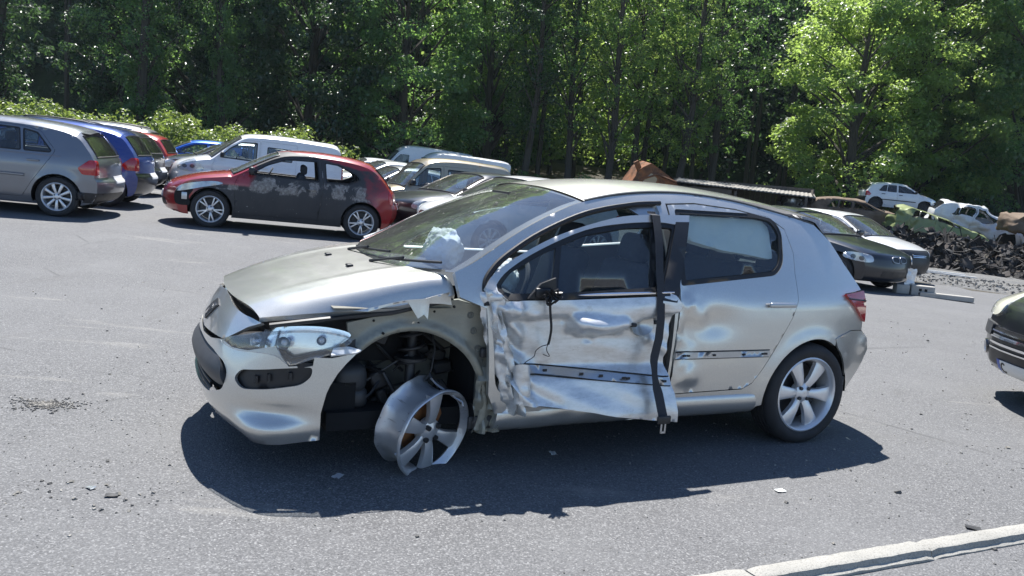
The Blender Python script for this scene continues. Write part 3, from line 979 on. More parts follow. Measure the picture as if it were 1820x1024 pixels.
for x, z, r_ in ((2.243, .862, .017), (2.249, .792, .018), (2.227, .712, .018), (2.195, .622, .019), (2.17, .56, .010), (2.72, .755, .006), (2.60, .765, .007), (2.42, .80, .006), (2.50, .745, .005), (2.68, .70, .006), (2.33, .83, .007)):
    MB().lathe([(.0005, .003), (r_ * .55, .001), (r_ * .8, .004), (r_, .002), (r_, -.01)], 14).build('blanking_plug', 'apron_dirty' if r_ > .009 else 'dark_void', HERO, apron_fn(x, z))
MB().rbox((2.14, .80, .605), (.10, .03, .05), .012).build('hinge', 'dark_metal', HERO); MB().rbox((2.15, .79, .45), (.07, .03, .10), .012).build('hinge', 'dark_metal', HERO); MB().rbox((2.14, .785, .24), (.16, .02, .07), .01).build('pillar_plate', 'dark_metal', HERO)
cr_ = MB()   # crumpled pillar foot and lower hinge
def crump(u, w):
    x = 2.20 - .16 * u; z = .19 + .34 * w
    return (x + .012 * vnoise((u * 6, w * 7, 5)), .80 + .05 * vnoise((u * 4.5, w * 5.5, 9)) + .02 * abs(vnoise((u * 11, w * 12, 2))), z + .01 * vnoise((u * 8, w * 6, 7)))
cr_.sheet(crump, 14, 22); cr_.build('crumpled_pillar', 'primer_olive', HERO)
# torn strip of the old wing under the bonnet edge
fr_ = [(2.831, .806), (2.646, .846), (2.359, .902), (2.344, .838), (2.40, .846), (2.472, .850), (2.478, .775), (2.500, .800), (2.525, .778), (2.568, .850), (2.672, .830), (2.76, .806)]
panel('torn_wing', fr_, lambda x, z: (x, .772 - .03 * max(0, x - 2.66) / .17 + .10 * max(0, .85 - z) + .012 * sin(x * 21) + .02 * (2.85 - x) * .5 + .02 * math.exp(-((x - 2.50) / .035) ** 2), z), 'silver_paint', HERO, .016, thick=.004)

# front wheel house: back wall, tower, spring, arms, hoses
ww = MB()
ww.sheet(lambda a, b: (2.12 + .80 * a, .36 + .05 * vnoise((a * 4, b * 4, 1)), .18 + .66 * b), 8, 8)
ww.sheet(lambda a, b: (2.12 + .80 * a, .36 + .40 * b, .84 - .02 * vnoise((a * 5, b * 5, 4)) - .02), 8, 5)
ww.sheet(lambda a, b: (2.14, .36 + .42 * a, .18 + .66 * b), 3, 6)
ww.build('wheel_housing', 'apron_dirty', HERO)
sr = MB()
sr.tube([(2.46 + .062 * cos(k * .5), .55 + .062 * sin(k * .5), .50 + k * .0056) for k in range(48)], .009, 7)
sr.build('coil_spring', 'dark_metal', HERO)
st = MB(); st.tube([(2.47, .58, .30), (2.46, .55, .518), (2.46, .55, .52), (2.46, .55, .535), (2.46, .55, .537), (2.455, .547, .698), (2.455, .547, .70), (2.455, .547, .74)], [.026, .026, .085, .085, .026, .026, .09, .09], 16)
st.build('strut', 'dark_metal', HERO)
am = MB(); am.tube([(2.60, .30, .24), (2.50, .52, .20), (2.44, .62, .19)], .028, 8); am.tube([(2.30, .30, .25), (2.42, .60, .20)], .022, 8); am.tube([(2.62, .35, .40), (2.66, .46, .46), (2.60, .56, .45), (2.55, .58, .36), (2.53, .60, .26)], .012, 7); am.tube([(2.40, .20, .30), (2.42, .62, .27)], .02, 8)
am.build('suspension_arm', 'dark_metal', HERO)
wb = MB(); wb.rbox((2.77, .50, .43), (.17, .20, .15), .05, 3); wb.rbox((2.73, .52, .33), (.11, .14, .11), .04, 3); wb.build('washer_bottle', 'grey_plastic', HERO)
hs = MB(); hs.tube([(2.36, .56, .68), (2.35, .60, .58), (2.37, .62, .48), (2.385, .62, .44)], .005, 6); hs.tube([(2.38, .66, .44), (2.36, .70, .43), (2.27, .74, .36), (2.245, .75, .33)], .006, 6); hs.tube([(2.40, .63, .43), (2.385, .65, .46), (2.38, .66, .44)], .012, 6)
hs.build('brake_hose', 'dark_metal', HERO)
lk = MB(); lk.tube([(2.385, .665, .445), (2.37, .70, .425), (2.285, .75, .365), (2.25, .765, .345), (2.245, .77, .325)], .0055, 6); lk.build('bent_link', 'steel', HERO)

cl_ = MB(); _r = random.Random(11)
for k in range(34):    # pipes, wires and brackets inside the wheel house
    x0, y0, z0 = _r.uniform(2.22, 2.85), _r.uniform(.38, .58), _r.uniform(.22, .72)
    if k % 3 == 0:
        cl_.rbox((x0, y0 - .05, z0), (_r.uniform(.04, .12), .06, _r.uniform(.03, .10)), .012, 1, Matrix.Rotation(_r.uniform(-.6, .6), 3, 'Y'))
    else:
        cl_.tube(spline([(x0, y0, z0), (x0 + _r.uniform(-.14, .14), y0 + _r.uniform(-.03, .05), z0 + _r.uniform(-.10, .10)), (x0 + _r.uniform(-.25, .25), y0 + _r.uniform(-.06, .04), z0 + _r.uniform(-.16, .16))], 4), _r.uniform(.004, .012), 5)
tag(cl_.build('pipework', 'dark_metal', HERO), kind='stuff')
# bare, torn front wheel leaning on its lip
FWH = empty('bent_front_wheel', (2.425, .70, .205)); FWH.parent = HERO
FWH['label'] = 'tyreless alloy wheel with its barrel torn open'
FWH.rotation_euler = (radians(-11), 0, radians(25))
def torn(a, h):
    """barrel skin: ripped away over the upper right"""
    return 0
bl = MB()
prof = [(.226, .088), (.232, .092), (.222, .080), (.206, .06), (.200, .02), (.196, -.03), (.203, -.07), (.214, -.088), (.232, -.094)]
nA = 60
for seg0, seg1, p0, p1 in ((radians(-82), radians(112), 0, 9), (radians(112), radians(278), 0, 4)):
    V = []; k = 40
    pr = prof[p0:p1]
    for (r_, h_) in pr:
        for j in range(k + 1):
            th = seg0 + (seg1 - seg0) * j / k
            rr = r_ * (1 + (.045 if p1 == 9 else .015) * vnoise((th * 2.2, h_ * 9, 4)) + .006 * vnoise((th * 5, h_ * 20, 8)))
            hh = h_ + (.010 if p1 == 9 else .004) * vnoise((th * 3.3, 2, h_ * 10))
            if seg1 < 2.5: hh += -.03 * max(0, (th - radians(70)) / .7) * (1 if h_ < 0 else -.2)
            V.append((rr * cos(th), hh, rr * sin(th)))
    Fc = [(i * (k + 1) + j, i * (k + 1) + j + 1, (i + 1) * (k + 1) + j + 1, (i + 1) * (k + 1) + j) for i in range(len(pr) - 1) for j in range(k)]
    bl.add(V, Fc, True)
bl.build('rim_barrel', 'alloy_scraped', FWH, sharp=60)
lpm = MB().lathe([(.206, .060), (.220, .076), (.226, .088), (.233, .092), (.237, .087), (.236, .074), (.226, .066), (.212, .050), (.206, .060)], 60)
lpm.v = [(x * (1 + .02 * vnoise((math.atan2(z, x) * 1.3, 3, 1))), y + .006 * vnoise((math.atan2(z, x) * 2.1, 7, 2)), z * (1 + .02 * vnoise((math.atan2(z, x) * 1.3, 3, 1)))) for x, y, z in lpm.v]
lpm.build('rim_lip', 'alloy', FWH)
spokes(6, .226, w0=.026, w1=.050, y=.088, a0=radians(24), skip=(2,)).build('spoke_face', 'alloy', FWH)
nb = MB()
for k in range(4):
    th = pi / 4 + k * pi / 2
    nb.tube([(cos(th) * .046, .04, sin(th) * .046), (cos(th) * .046, .078, sin(th) * .046)], .013, 10)
tag(nb.build('wheel_bolts', 'dark_metal', FWH), kind='stuff')
MB().lathe([(.04, -.005), (.135, -.005), (.135, -.027), (.04, -.027), (.04, -.005)], 36).build('brake_disc', 'rust_disc', FWH)
MB().rbox((-.02, -.02, -.02), (.12, .10, .14), .03).build('wheel_hub', 'dark_metal', FWH)

# remaining wheels
make_wheel(HERO, (0, .765, .308), 1, 'six', .316, .230, .205, rot=radians(-4))
make_wheel(HERO, (0, -.765, .308), -1, 'six', .316, .230, .205)
make_wheel(HERO, (2.6, -.765, .308), -1, 'six', .316, .230, .205)
# rear wheel house
rw = MB()
rw.sheet(lambda a, b: (.372 * cos(pi * a), .50 + .31 * b, .30 + .372 * sin(pi * a)), 20, 2)
rw.sheet(lambda a, b: (-.40 + .80 * a, .52, .26 + .46 * b), 2, 2)
rw.build('wheel_housing', 'dark_void', HERO)

# rear door with its dents
def rd_dent(x, z):
    d = -.026 * math.exp(-((x - .80) / .15) ** 2 - ((z - .76) / .085) ** 2)
    d += .016 * math.exp(-((x - .90) / .06) ** 2 - ((z - .80) / .05) ** 2)
    d += -.022 * math.exp(-((x - .98) / .05) ** 2 - ((z - .70) / .10) ** 2)
    d += .012 * math.exp(-((x - .98) / .05) ** 2 - ((z - .86) / .04) ** 2) * (1 + vnoise((x * 40, z * 40, 3)))
    d += .022 * math.exp(-((x - .94) / .07) ** 2 - ((z - .46) / .07) ** 2)
    d *= smst((z - .37) / .07)
    if x > .86 and z > .42: d += .010 * (x - .86) / .16 * vnoise((x * 26, z * 22, 6)) * (1 if z < .95 else 0)
    return d
rd0 = [(1.012, 1.398), (.80, 1.413), (.50, 1.396), (.255, 1.356), (.158, 1.298), (.133, 1.16), (.158, 1.039), (.168, .895), (.214, .79), (.337, .578), (.415, .45), (.455, .395), (.52, .362), (1.055, .352), (1.06, .60), (1.05, .90), (1.035, 1.0)]
rwin = rnd([(1.025, .962), (.965, 1.372), (.367, 1.376), (.243, 1.362), (.194, 1.285), (.242, 1.096), (.318, 1.030)], [.02, .02, .02, .05, .06, .05, .08], 5)
rd = inset(rd0, .0075)
RD = panel('rear_door', rd, side_fn(.005, 1, rd_dent), 'silver_paint', HERO, .022, [rwin], .03)
RD['label'] = 'silver rear door dented along its front edge'
rin = rnd([(.985, .990), (.945, 1.350), (.372, 1.353), (.262, 1.340), (.220, 1.275), (.263, 1.106), (.328, 1.052)], [.02, .02, .02, .05, .06, .05, .07], 5)
panel('window_seal', rwin, side_fn(.000), 'seal_rubber', RD, .05, [rin], .02)
panel('window', rin, side_fn(-.010), 'glass', RD, .08, thick=0)
panel('trim_rail', [(1.052, .598), (.372, .596), (.362, .580), (.372, .562), (1.052, .563)], side_fn(.010, 1, rd_dent), 'silver2_paint', RD, .04, thick=.006)
tl = MB()
tl.tube([(x, SH(x, .601) + .006 + rd_dent(x, .60), .601) for x in np.linspace(1.05, .37, 16)], .0035, 5); tl.tube([(x, SH(x, .56) + .006 + rd_dent(x, .56), .560) for x in np.linspace(1.05, .37, 16)], .003, 5)
tl.build('trim_shadow_line', 'seal_rubber', RD)  # dark strips painted as the shadow gaps above and below the rail
for x in (.985, .96, .78, .565, .42, .40):
    MB().box((x, SH(x, .58) + .013 + rd_dent(x, .58), .58), (.018, .008, .010)).build('trim_clip', 'ink', RD)
panel('handle_bowl', spline([(.36, .885), (.30, .905), (.25, .885), (.24, .845), (.29, .825), (.35, .845)], 4, True), side_fn(-.0, 1, lambda x, z: .006 - .03 * max(0, 1 - ((x - .30) / .065) ** 2 - ((z - .865) / .045) ** 2)), 'silver_paint', RD, .02)
hd = MB(); hd.rbox((.32, .888, .868), (.20, .022, .030), .010, 3); hd.build('handle', 'silver2_paint', RD)

# sill
sil = sm_table([.18, .20, .22, .26, .30, .335, .355, .38], [.74, .79, .825, .850, .858, .850, .825, .78], .008)
def sill_fn(x, z):
    y = sil(z)
    if x > 1.05: y += -.012 * min(1, (x - 1.05) / .2) + .010 * vnoise((x * 7, z * 14, 2)) * min(1, (x - 1.05) / .4)
    return (x, y, z - .012 * max(0, (x - 1.0)) )
panel('sill', [(.39, .245), (.40, .20), (1.0, .192), (2.10, .20), (2.08, .36), (.43, .362)], sill_fn, 'silver_paint', HERO, .022, thick=.03)
# rear bumper corner, tail lamp
rb = [(-.190, .652), (-.36, .692), (-.492, .686), (-.56, .64), (-.612, .554), (-.575, .48), (-.535, .42), (-.43, .30), (-.34, .275), (-.345, .34), (-.362, .40)] + [(-.366 * cos(a), .30 + .366 * sin(a)) for a in (.35, .5, .65, .8, .95)]
def rb_fn(x, z):
    y = SH(x, z) + .006
    y += .016 * math.exp(-((x + .52) / .06) ** 2 - ((z - .60) / .05) ** 2)
    return (x, y, z)
panel('rear_bumper', rb, rb_fn, 'silver_paint', HERO, .022, thick=.012)
TL = panel('tail_light', rnd([(-.268, .926), (-.40, .936), (-.486, .944), (-.492, .74), (-.38, .838)], .015, 3), side_fn(.010, 1, lambda x, z: .01), 'lamp_red', HERO, .03, thick=.03)
panel('lamp_divider', [(-.285, .905), (-.49, .885), (-.49, .878), (-.292, .895)], side_fn(.024), 'ink', TL, .04, thick=.004)
# tailgate (faces away) and right hand side
def tg_fn(u, w):
    v = 2 * w - 1
    zz = [1.34, 1.234, 1.10, .945, .80, .69, .56, .45, .30]
    xx = [-.15, -.247, -.342, -.478, -.49, -.495, -.60, -.57, -.43]
    z = 1.345 + (.30 - 1.345) * u
    x = float(np.interp(-z, [-q for q in zz], xx))
    y = SH(x, z)
    return (x - .16 * (1 - abs(v) ** 2.5), v * y, z + .02 * (1 - v * v))
tgm = MB().sheet(tg_fn, 24, 24)
keep = [i for i, f in enumerate(tgm.f) if not (1 < i // 24 < 9 and 2 < i % 24 < 21)]
win = MB(); win.v = tgm.v; win.f = [f for i, f in enumerate(tgm.f) if i not in set(keep)]; win.sm = [True] * len(win.f)
tgm.f = [tgm.f[i] for i in keep]; tgm.sm = [True] * len(tgm.f)
tgm.build('tailgate', 'silver_paint', HERO); win.build('rear_window', 'glass_dark', HERO)
r_out = railS + [(-.247, 1.234), (-.342, 1.10), (-.478, .945), (-.492, .69), (-.56, .60), (-.43, .30), (-.36, .30)] + [(-.36 * cos(a), .30 + .36 * sin(a)) for a in np.linspace(.1, 3.1, 20)] + [(.40, .22), (2.2, .20)] + [(2.6 - .36 * cos(a), .30 + .36 * sin(a)) for a in np.linspace(-.1, 3.0, 20)] + [(3.0, .40), (3.22, .64), (3.20, .74), (2.64, .82), (2.31, .89)]
rwin2 = [(2.10, .955), (2.0, 1.04), (1.62, 1.24), (1.37, 1.30), (1.10, 1.33), (1.08, .95)]
panel('right_side', r_out, side_fn(0, -1), 'silver_paint', HERO, .05, [rnd(rwin2, .03), rin], .03, flip=True)
panel('window', rwin2, side_fn(-.01, -1), 'glass_dark', HERO, .1, thick=0, flip=True); panel('window', rin, side_fn(-.01, -1), 'glass_dark', HERO, .1, thick=0, flip=True)
# floor pan, with rear boxes added to stop sun leaking under the tail
fp = MB(); fp.box((1.25, 0, .24), (3.3, 1.30, .09)); fp.box((-.12, 0, .70), (.72, 1.42, .04)); fp.box((-.40, 0, .52), (.12, 1.30, .36)); fp.box((-.42, 0, .36), (.22, 1.24, .16)); fp.box((-.2, 0, .42), (.5, 1.0, .35)); fp.box((3.0, 0, .32), (.5, 1.2, .2)); fp.box((2.5, 0, .45), (.7, .7, .5)); fp.box((1.25, .66, .26), (1.85, .2, .12))
fp.box((2.14, 0, .55), (.06, 1.30, .70))
fp.build('floor_pan', 'dark_void', HERO)

# ---------------- front door, hung out of its frame
def fd_base(x, z):
    return SH(x, min(z, 1.45)) + .03 + .05 * min(max((2.2 - x) / 1.2, 0), 1)
_cr = [  # hand-placed folds: start, end, height, width
    ((2.16, .90), (2.02, .70), .030, .05), ((2.18, .80), (2.00, .62), -.035, .05), ((2.14, .70), (1.98, .52), .040, .045), ((2.10, .60), (1.97, .44), -.030, .04), ((2.06, .48), (1.95, .37), .035, .04),
    ((2.10, .86), (1.96, .80), .022, .04), ((1.99, .80), (1.93, .60), -.018, .05), ((1.76, .80), (1.62, .695), -.020, .035), ((1.62, .70), (1.44, .755), -.014, .03), ((1.46, .79), (1.33, .72), .016, .03),
    ((1.90, .47), (1.55, .33), .007, .06), ((1.70, .46), (1.35, .32), -.006, .07), ((1.98, .44), (1.80, .36), -.012, .04), ((1.40, .42), (1.15, .34), .006, .06), ((1.24, .68), (1.10, .60), .018, .035), ((1.20, .84), (1.10, .74), -.018, .04),
    ((1.18, .58), (1.10, .44), -.016, .04), ((2.00, .74), (1.86, .60), .010, .06), ((1.60, .66), (1.30, .60), .007, .06)]
_rr = random.Random(3)
for _k in range(26):
    _x = _rr.uniform(1.97, 2.18); _z = _rr.uniform(.40, .90); _a = _rr.uniform(-1.3, 1.3) + .8; _l = _rr.uniform(.05, .13)
    _cr.append(((_x, _z), (_x + _l * cos(_a), _z + _l * sin(_a)), _rr.choice((-1, 1)) * _rr.uniform(.008, .022), _rr.uniform(.015, .035)))
_crA = np.array([[a[0], a[1], b[0], b[1], h, w] for a, b, h, w in _cr])
def creases(x, z):
    dx, dz = _crA[:, 2] - _crA[:, 0], _crA[:, 3] - _crA[:, 1]
    t = np.clip(((x - _crA[:, 0]) * dx + (z - _crA[:, 1]) * dz) / (dx * dx + dz * dz), 0, 1)
    d = np.hypot(x - _crA[:, 0] - t * dx, z - _crA[:, 1] - t * dz)
    return float((_crA[:, 4] * np.maximum(0, 1 - d / _crA[:, 5])).sum())
def fd_dent(x, z):
    if z > .97: return 0.0
    zc = float(np.interp(x, [1.05, 1.26, 1.437, 1.599, 1.70, 1.76, 1.80, 1.957, 2.093, 2.168], [.84, .80, .752, .700, .715, .80, .812, .800, .795, .845]))
    d = -.058 * smst((zc + .010 - z) / .030)                       # pushed in below the crease
    d += .014 * smst((z - zc) / .10) * smst((.97 - z) / .06)        # the swage above it
    d += .058 * smst((.55 - z) / .07)                              # comes back out at the trim line
    d += .085 * min(max((.50 - z) / .20, 0), 1)                    # kicked out at the bottom
    k = math.exp(-(max(0, 1.44 - x, x - 1.735) / .022) ** 2)
    zk = .770 - .05 * (1.74 - x)
    d += .078 * k * max(0, 1 - ((z - zk) / .055) ** 2) * (1 - .55 * (1.74 - x) / .3)   # folded knuckle
    d -= .020 * math.exp(-((x - 1.31) / .05) ** 2 - ((z - .765) / .045) ** 2)
    d += creases(x, z) * smst((.95 - z) / .04)
    d += .002 * vnoise((x * 6, z * 8, 3)) * smst((.82 - z) / .05)
    d -= .03 * smst((x - 2.06) / .10) * smst((.93 - z) / .05)
    return d
def fd_fn(off=0.0):
    return lambda x, z: (x + (.012 * vnoise((z * 9, 3, 1)) if x > 2.0 and z < .9 else 0), fd_base(x, z) + fd_dent(x, z) + off, z)
FD = empty('front_door', (0, 0, 0)); FD.parent = HERO; FD['label'] = 'front door torn from its frame, scraped and folded'
skin_o = [(2.219, .946), (2.209, .867), (2.185, .80), (2.177, .759), (2.14, .69), (2.135, .62), (2.085, .55), (2.074, .476), (2.03, .43), (2.021, .37), (1.90, .362), (1.747, .339), (1.60, .318), (1.47, .291), (1.25, .262), (1.078, .243), (1.10, .40), (1.136, .577), (1.118, .70), (1.109, .821), (1.085, .876), (1.127, .925), (1.16, .935), (1.165, .922), (1.801, .892), (2.108, .885), (2.16, .93), (2.158, .955)]
fr_out = [(2.219, .946), (2.158, 1.011), (1.994, 1.108), (1.755, 1.212), (1.433, 1.304), (1.212, 1.333), (.928, 1.345), (.945, 1.303), (1.031, 1.292), (1.151, 1.298), (1.37, 1.281), (1.62, 1.235), (1.898, 1.128), (2.082, 1.029), (2.160, .955), (2.163, .92), (2.108, .885), (2.20, .87)]
panel('door_skin', skin_o, fd_fn(), 'bare_dented', FD, .017, thick=.02)
frs = spline(fr_out[:7], 4) + spline(fr_out[7:16], 4) + fr_out[16:]
panel('window_frame', frs, fd_fn(.002), 'silver_paint', FD, .03, thick=.03)
op = [(2.168, .95), (2.082, 1.035), (1.898, 1.135), (1.62, 1.243), (1.37, 1.289), (1.151, 1.306), (1.025, 1.30), (1.185, .935), (1.801, .895), (2.108, .888), (2.165, .92)]
ip = rnd([(2.135, .950), (2.075, 1.012), (1.893, 1.105), (1.62, 1.210), (1.37, 1.256), (1.151, 1.272), (1.062, 1.270), (1.205, .965), (1.801, .925), (2.100, .918), (2.13, .93)], .02, 3)
panel('window_seal', op, fd_fn(-.004), 'seal_rubber', FD, .05, [ip], .02)
panel('quarter_window', [(2.15, .95), (2.075, 1.02), (1.893, 1.11), (1.78, 1.16), (1.845, .91), (2.12, .91)], fd_fn(-.016), 'glass', FD, .1, thick=0)
panel('window', [(1.77, 1.17), (1.62, 1.22), (1.37, 1.27), (1.20, 1.28), (1.28, .93), (1.835, .91)], fd_fn(-.018), 'glass', FD, .1, thick=0)
panel('window_divider', [(1.762, 1.175), (1.798, 1.162), (1.872, .905), (1.838, .905)], fd_fn(-.006), 'black_plastic', FD, .05, thick=.02)
panel('pillar_cover', [(1.035, 1.305), (.942, 1.309), (1.127, .889), (1.225, .900)], fd_fn(.003), 'black_plastic', FD, .05, thick=.02)
panel('window_edge', [(1.195, 1.285), (1.165, 1.285), (1.255, .93), (1.285, .93)], fd_fn(-.012), 'seal_rubber', FD, .05, thick=.02)
ch = MB(); ch.tube([(x, fd_base(x, .935) + .012, .915 + .022 * (1.72 - x) / .5) for x in np.linspace(1.72, 1.14, 8)], [.004, .007, .009, .009, .008, .008, .006, .004], 6); ch.build('waist_strip', 'chrome', FD)
# mirror stump with hanging cable
ms = MB()
p0 = Vector((1.92, fd_base(1.92, .93) + .01, .928))
ms.add([p0 + Vector(q) for q in ((.085, .004, -.03), (-.075, .004, -.03), (-.062, .004, .075), (.02, .004, .045), (.085, .022, -.03), (-.075, .022, -.03), (-.062, .018, .075), (.02, .022, .045))], [(4, 5, 6, 7), (0, 1, 5, 4), (1, 2, 6, 5), (2, 3, 7, 6), (3, 0, 4, 7)]); ms.rbox(p0 + Vector((0, .02, .0)), (.10, .03, .05), .012, 2)
for k in range(16):
    a = k * .7
    ms.tube([p0 + Vector((-.02, .05, 0)), p0 + Vector((-.02 + .05 * cos(a), .075 + .01 * sin(k), .03 * sin(a))), p0 + Vector((-.03 + .03 * cos(a + .8), .06, -.035 + .02 * sin(a)))], .006, 5)
ms.build('mirror_stump', 'black_plastic', FD)
cb = MB()
pts = [(1.905, fd_base(1.9, .91) + .06, .91), (1.893, fd_base(1.89, .85) + .035, .84), (1.880, fd_base(1.88, .76) + .03, .76), (1.878, fd_base(1.88, .70) + .02, .70), (1.884, fd_base(1.88, .67) + .02, .672)]
cb.tube(spline(pts, 4), .007, 6)
cb.tube(spline([pts[-1], (1.90, 0.90, .655), (1.925, .89, .63), (1.93, .885, .60), (1.97, .885, .575), (1.985, .88, .555)], 4), .0022, 4)
cb.tube(spline([pts[-1], (1.87, .90, .65), (1.865, .895, .63), (1.845, .89, .60), (1.88, .885, .61)], 4), .0022, 4)
cb.build('mirror_cable', 'seal_rubber', FD)
panel('trim_rail', [(2.01, .558), (1.80, .540), (1.50, .511), (1.125, .480), (1.118, .440), (1.50, .474), (1.80, .506), (2.01, .522)], fd_fn(.008), 'silver2_paint', FD, .025, thick=.006)
tc = MB()
for (za, zb) in ((.562, .484), (.519, .437)):
    tc.tube([fd_fn(.006)(x, za + (zb - za) * (2.01 - x) / .885) for x in np.linspace(2.01, 1.125, 20)], .0035, 5)
tc.build('trim_shadow_line', 'seal_rubber', FD)  # thin dark strips stand in for shadow along the rail edges
for x in (1.985, 1.86, 1.66, 1.55, 1.42, 1.395, 1.17):
    p = fd_fn(.016)(x, .54 - .078 * (2.01 - x) / .885)
    MB().box(p, (.022, .006, .012)).build('trim_clip', 'ink', FD)
for x, z in ((1.395, .770), (1.215, .772)):
    MB().rbox(fd_fn(.004)(x, z), (.04, .02, .022), .008).build('handle_hole_shade', 'ink', FD)  # black blocks paint the shaded depth of the open holes
panel('handle_bowl', spline([(1.375, .80), (1.31, .825), (1.25, .80), (1.25, .73), (1.31, .705), (1.37, .735)], 4, True), lambda x, z: (x, fd_base(x, z) - .03 - .035 * max(0, 1 - ((x - 1.31) / .068) ** 2 - ((z - .765) / .06) ** 2), z), 'silver_paint', FD, .02, thick=.01)
# buckled inner edge of the door, showing beside the pillar
def inner_fold(u, w):
    z = .30 + .62 * w
    x = float(np.interp(z, [.30, .48, .62, .76, .92], [2.03, 2.08, 2.135, 2.185, 2.215])) + .03 - .10 * u
    return (x + .02 * vnoise((w * 9, u * 3, 2)), .845 + .07 * u * (1 - .3 * w) + .035 * vnoise((u * 5, w * 9, 6)) + .015 * vnoise((u * 9, w * 20, 7)), z)
MB().sheet(inner_fold, 10, 34).build('buckled_edge', 'bare_dented', FD, sharp=50)
fl = MB()
def curl(u, w):
    a = u * 4.2
    return (2.00 + .045 * cos(a) + .02 * (w - .5), .915 + .04 * sin(a) + .01 * vnoise((u * 4, w * 5, 1)), .36 + .20 * w + .02 * sin(u * 5))
fl.sheet(curl, 14, 10); fl.build('curled_sheet', 'bare_dented', FD, sharp=60)
MB().sheet(lambda u, w: (2.10 - 1.0 * u, SH(2.1 - u, .5) - .06, .30 + .60 * w), 4, 4).build('door_lining', 'dash', FD)

# seat belt trapped over the door
sbp = [(1.165, 1.352), (1.168, 1.335), (1.185, 1.20), (1.215, 1.05), (1.228, .94), (1.238, .80), (1.240, .70), (1.262, .58), (1.262, .50), (1.250, .42), (1.246, .34), (1.243, .30)]
def belt_fn(u, w):
    i = u * (len(sbp) - 1); k = min(int(i), len(sbp) - 2); f = i - k
    x = sbp[k][0] * (1 - f) + sbp[k + 1][0] * f; z = sbp[k][1] * (1 - f) + sbp[k + 1][1] * f
    tw = .25 * sin(u * 5)
    hw = .028 if not .62 < u < .80 else .028 - .010 * sin((u - .62) / .18 * pi)
    y = (fd_base(x, z) + .020) if z > .93 else float(np.interp(z, [.30, .45, .60, .80, .93], [fd_base(1.25, .3) + .175, fd_base(1.25, .45) + .085, fd_base(1.25, .6) + .03, fd_base(1.25, .8) + .025, fd_base(1.23, .93) + .020]))
    if z > 1.335: y -= .04
    return (x + (w * 2 - 1) * hw * cos(tw), y + (w * 2 - 1) * hw * sin(tw) * .5, z)
SB_ = MB().sheet(belt_fn, 44, 3)
sbo = SB_.build('seat_belt', 'webbing', HERO)
bz = MB(); q = belt_fn(1, .5); bz.rbox((q[0], q[1] + .004, q[2] - .005), (.085, .016, .045), .008); bz.build('belt_tongue_cover', 'black_plastic', sbo)
tg = MB(); tg.box((q[0] - .012, q[1] + .004, q[2] - .048), (.010, .004, .05)); tg.box((q[0] + .012, q[1] + .004, q[2] - .048), (.010, .004, .05)); tg.box((q[0], q[1] + .004, q[2] - .072), (.034, .004, .010)); tg.build('belt_tongue', 'steel', sbo)

# ---------------- cabin
def seat(parent, x, y, s=1.0, mat='seat_cloth'):
    r = empty('seat', (x, y, 0)); r.parent = parent
    tl_ = Matrix.Rotation(radians(-18), 3, 'Y')
    MB().rbox((.06, 0, .42), (.50 * s, .50, .16), .06, 3).build('cushion', mat, r)
    MB().rbox((-.27, 0, .74), (.14, .48, .62), .06, 3, tl_).build('backrest', mat, r)
    MB().rbox((-.38, 0, 1.12), (.10, .26, .17), .045, 3, tl_).build('headrest', mat, r)
    return r
seat(HERO, 1.42, .38); seat(HERO, 1.42, -.38)
MB().rbox((.42, 0, .42), (.5, 1.25, .16), .06).build('rear_cushion', 'seat_cloth', HERO)
MB().rbox((.10, 0, .74), (.14, 1.25, .60), .06, 3, Matrix.Rotation(radians(-20), 3, 'Y')).build('rear_backrest', 'seat_cloth', HERO)
for y in (-.4, .4): MB().rbox((-.02, y, 1.07), (.09, .26, .14), .04, 3).build('rear_headrest', 'seat_cloth', HERO)
ds = MB().sheet(lambda u, w: (2.42 - .46 * u, -.70 + 1.4 * w, .925 - .05 * u ** 3 + .03 * sin(pi * w * 2) ** 2 * u), 8, 16)
ds.sheet(lambda u, w: (1.96 - .05 * u, -.70 + 1.4 * w, .875 - .35 * u), 4, 8)
ds.build('dashboard', 'dash', HERO)
sw = MB(); R_ = Matrix.Rotation(radians(65), 3, 'Y')
sw.tube([R_ @ Vector((.185 * cos(a), .185 * sin(a), 0)) + Vector((1.86, .37, .86)) for a in np.linspace(0, 2 * pi, 24, endpoint=False)], .015, 7, closed=True)
sw.rbox((1.875, .37, .86), (.05, .14, .12), .03, 2); sw.build('steering_wheel', 'dash', HERO)
def bag(c, d, seed, lump=.22, mat='airbag', nm='airbag', parent=HERO):
    bm = bmesh.new(); bmesh.ops.create_icosphere(bm, subdivisions=5, radius=1)
    V = []
    for v in bm.verts:
        n = v.co.copy()
        k = 1 + lump * vnoise(n * 1.6 + Vector((seed, 0, 0))) + .13 * (1 - 2 * abs(vnoise(n * 2.6 + Vector((0, seed, 0))))) + .06 * (1 - 2 * abs(vnoise(n * 6.5 + Vector((seed, seed, 0)))))
        V.append((c[0] + n.x * d[0] * k, c[1] + n.y * d[1] * k, c[2] + n.z * d[2] * k))
    bm.verts.index_update(); Fc = [tuple(v.index for v in f.verts) for f in bm.faces]; bm.free()
    return MB().add(V, Fc, True).build(nm, mat, parent, sharp=None)
bag((2.05, -.16, 1.01), (.09, .16, .12), 2.0)
bag((1.93, .36, .93), (.10, .15, .10), 5.0)
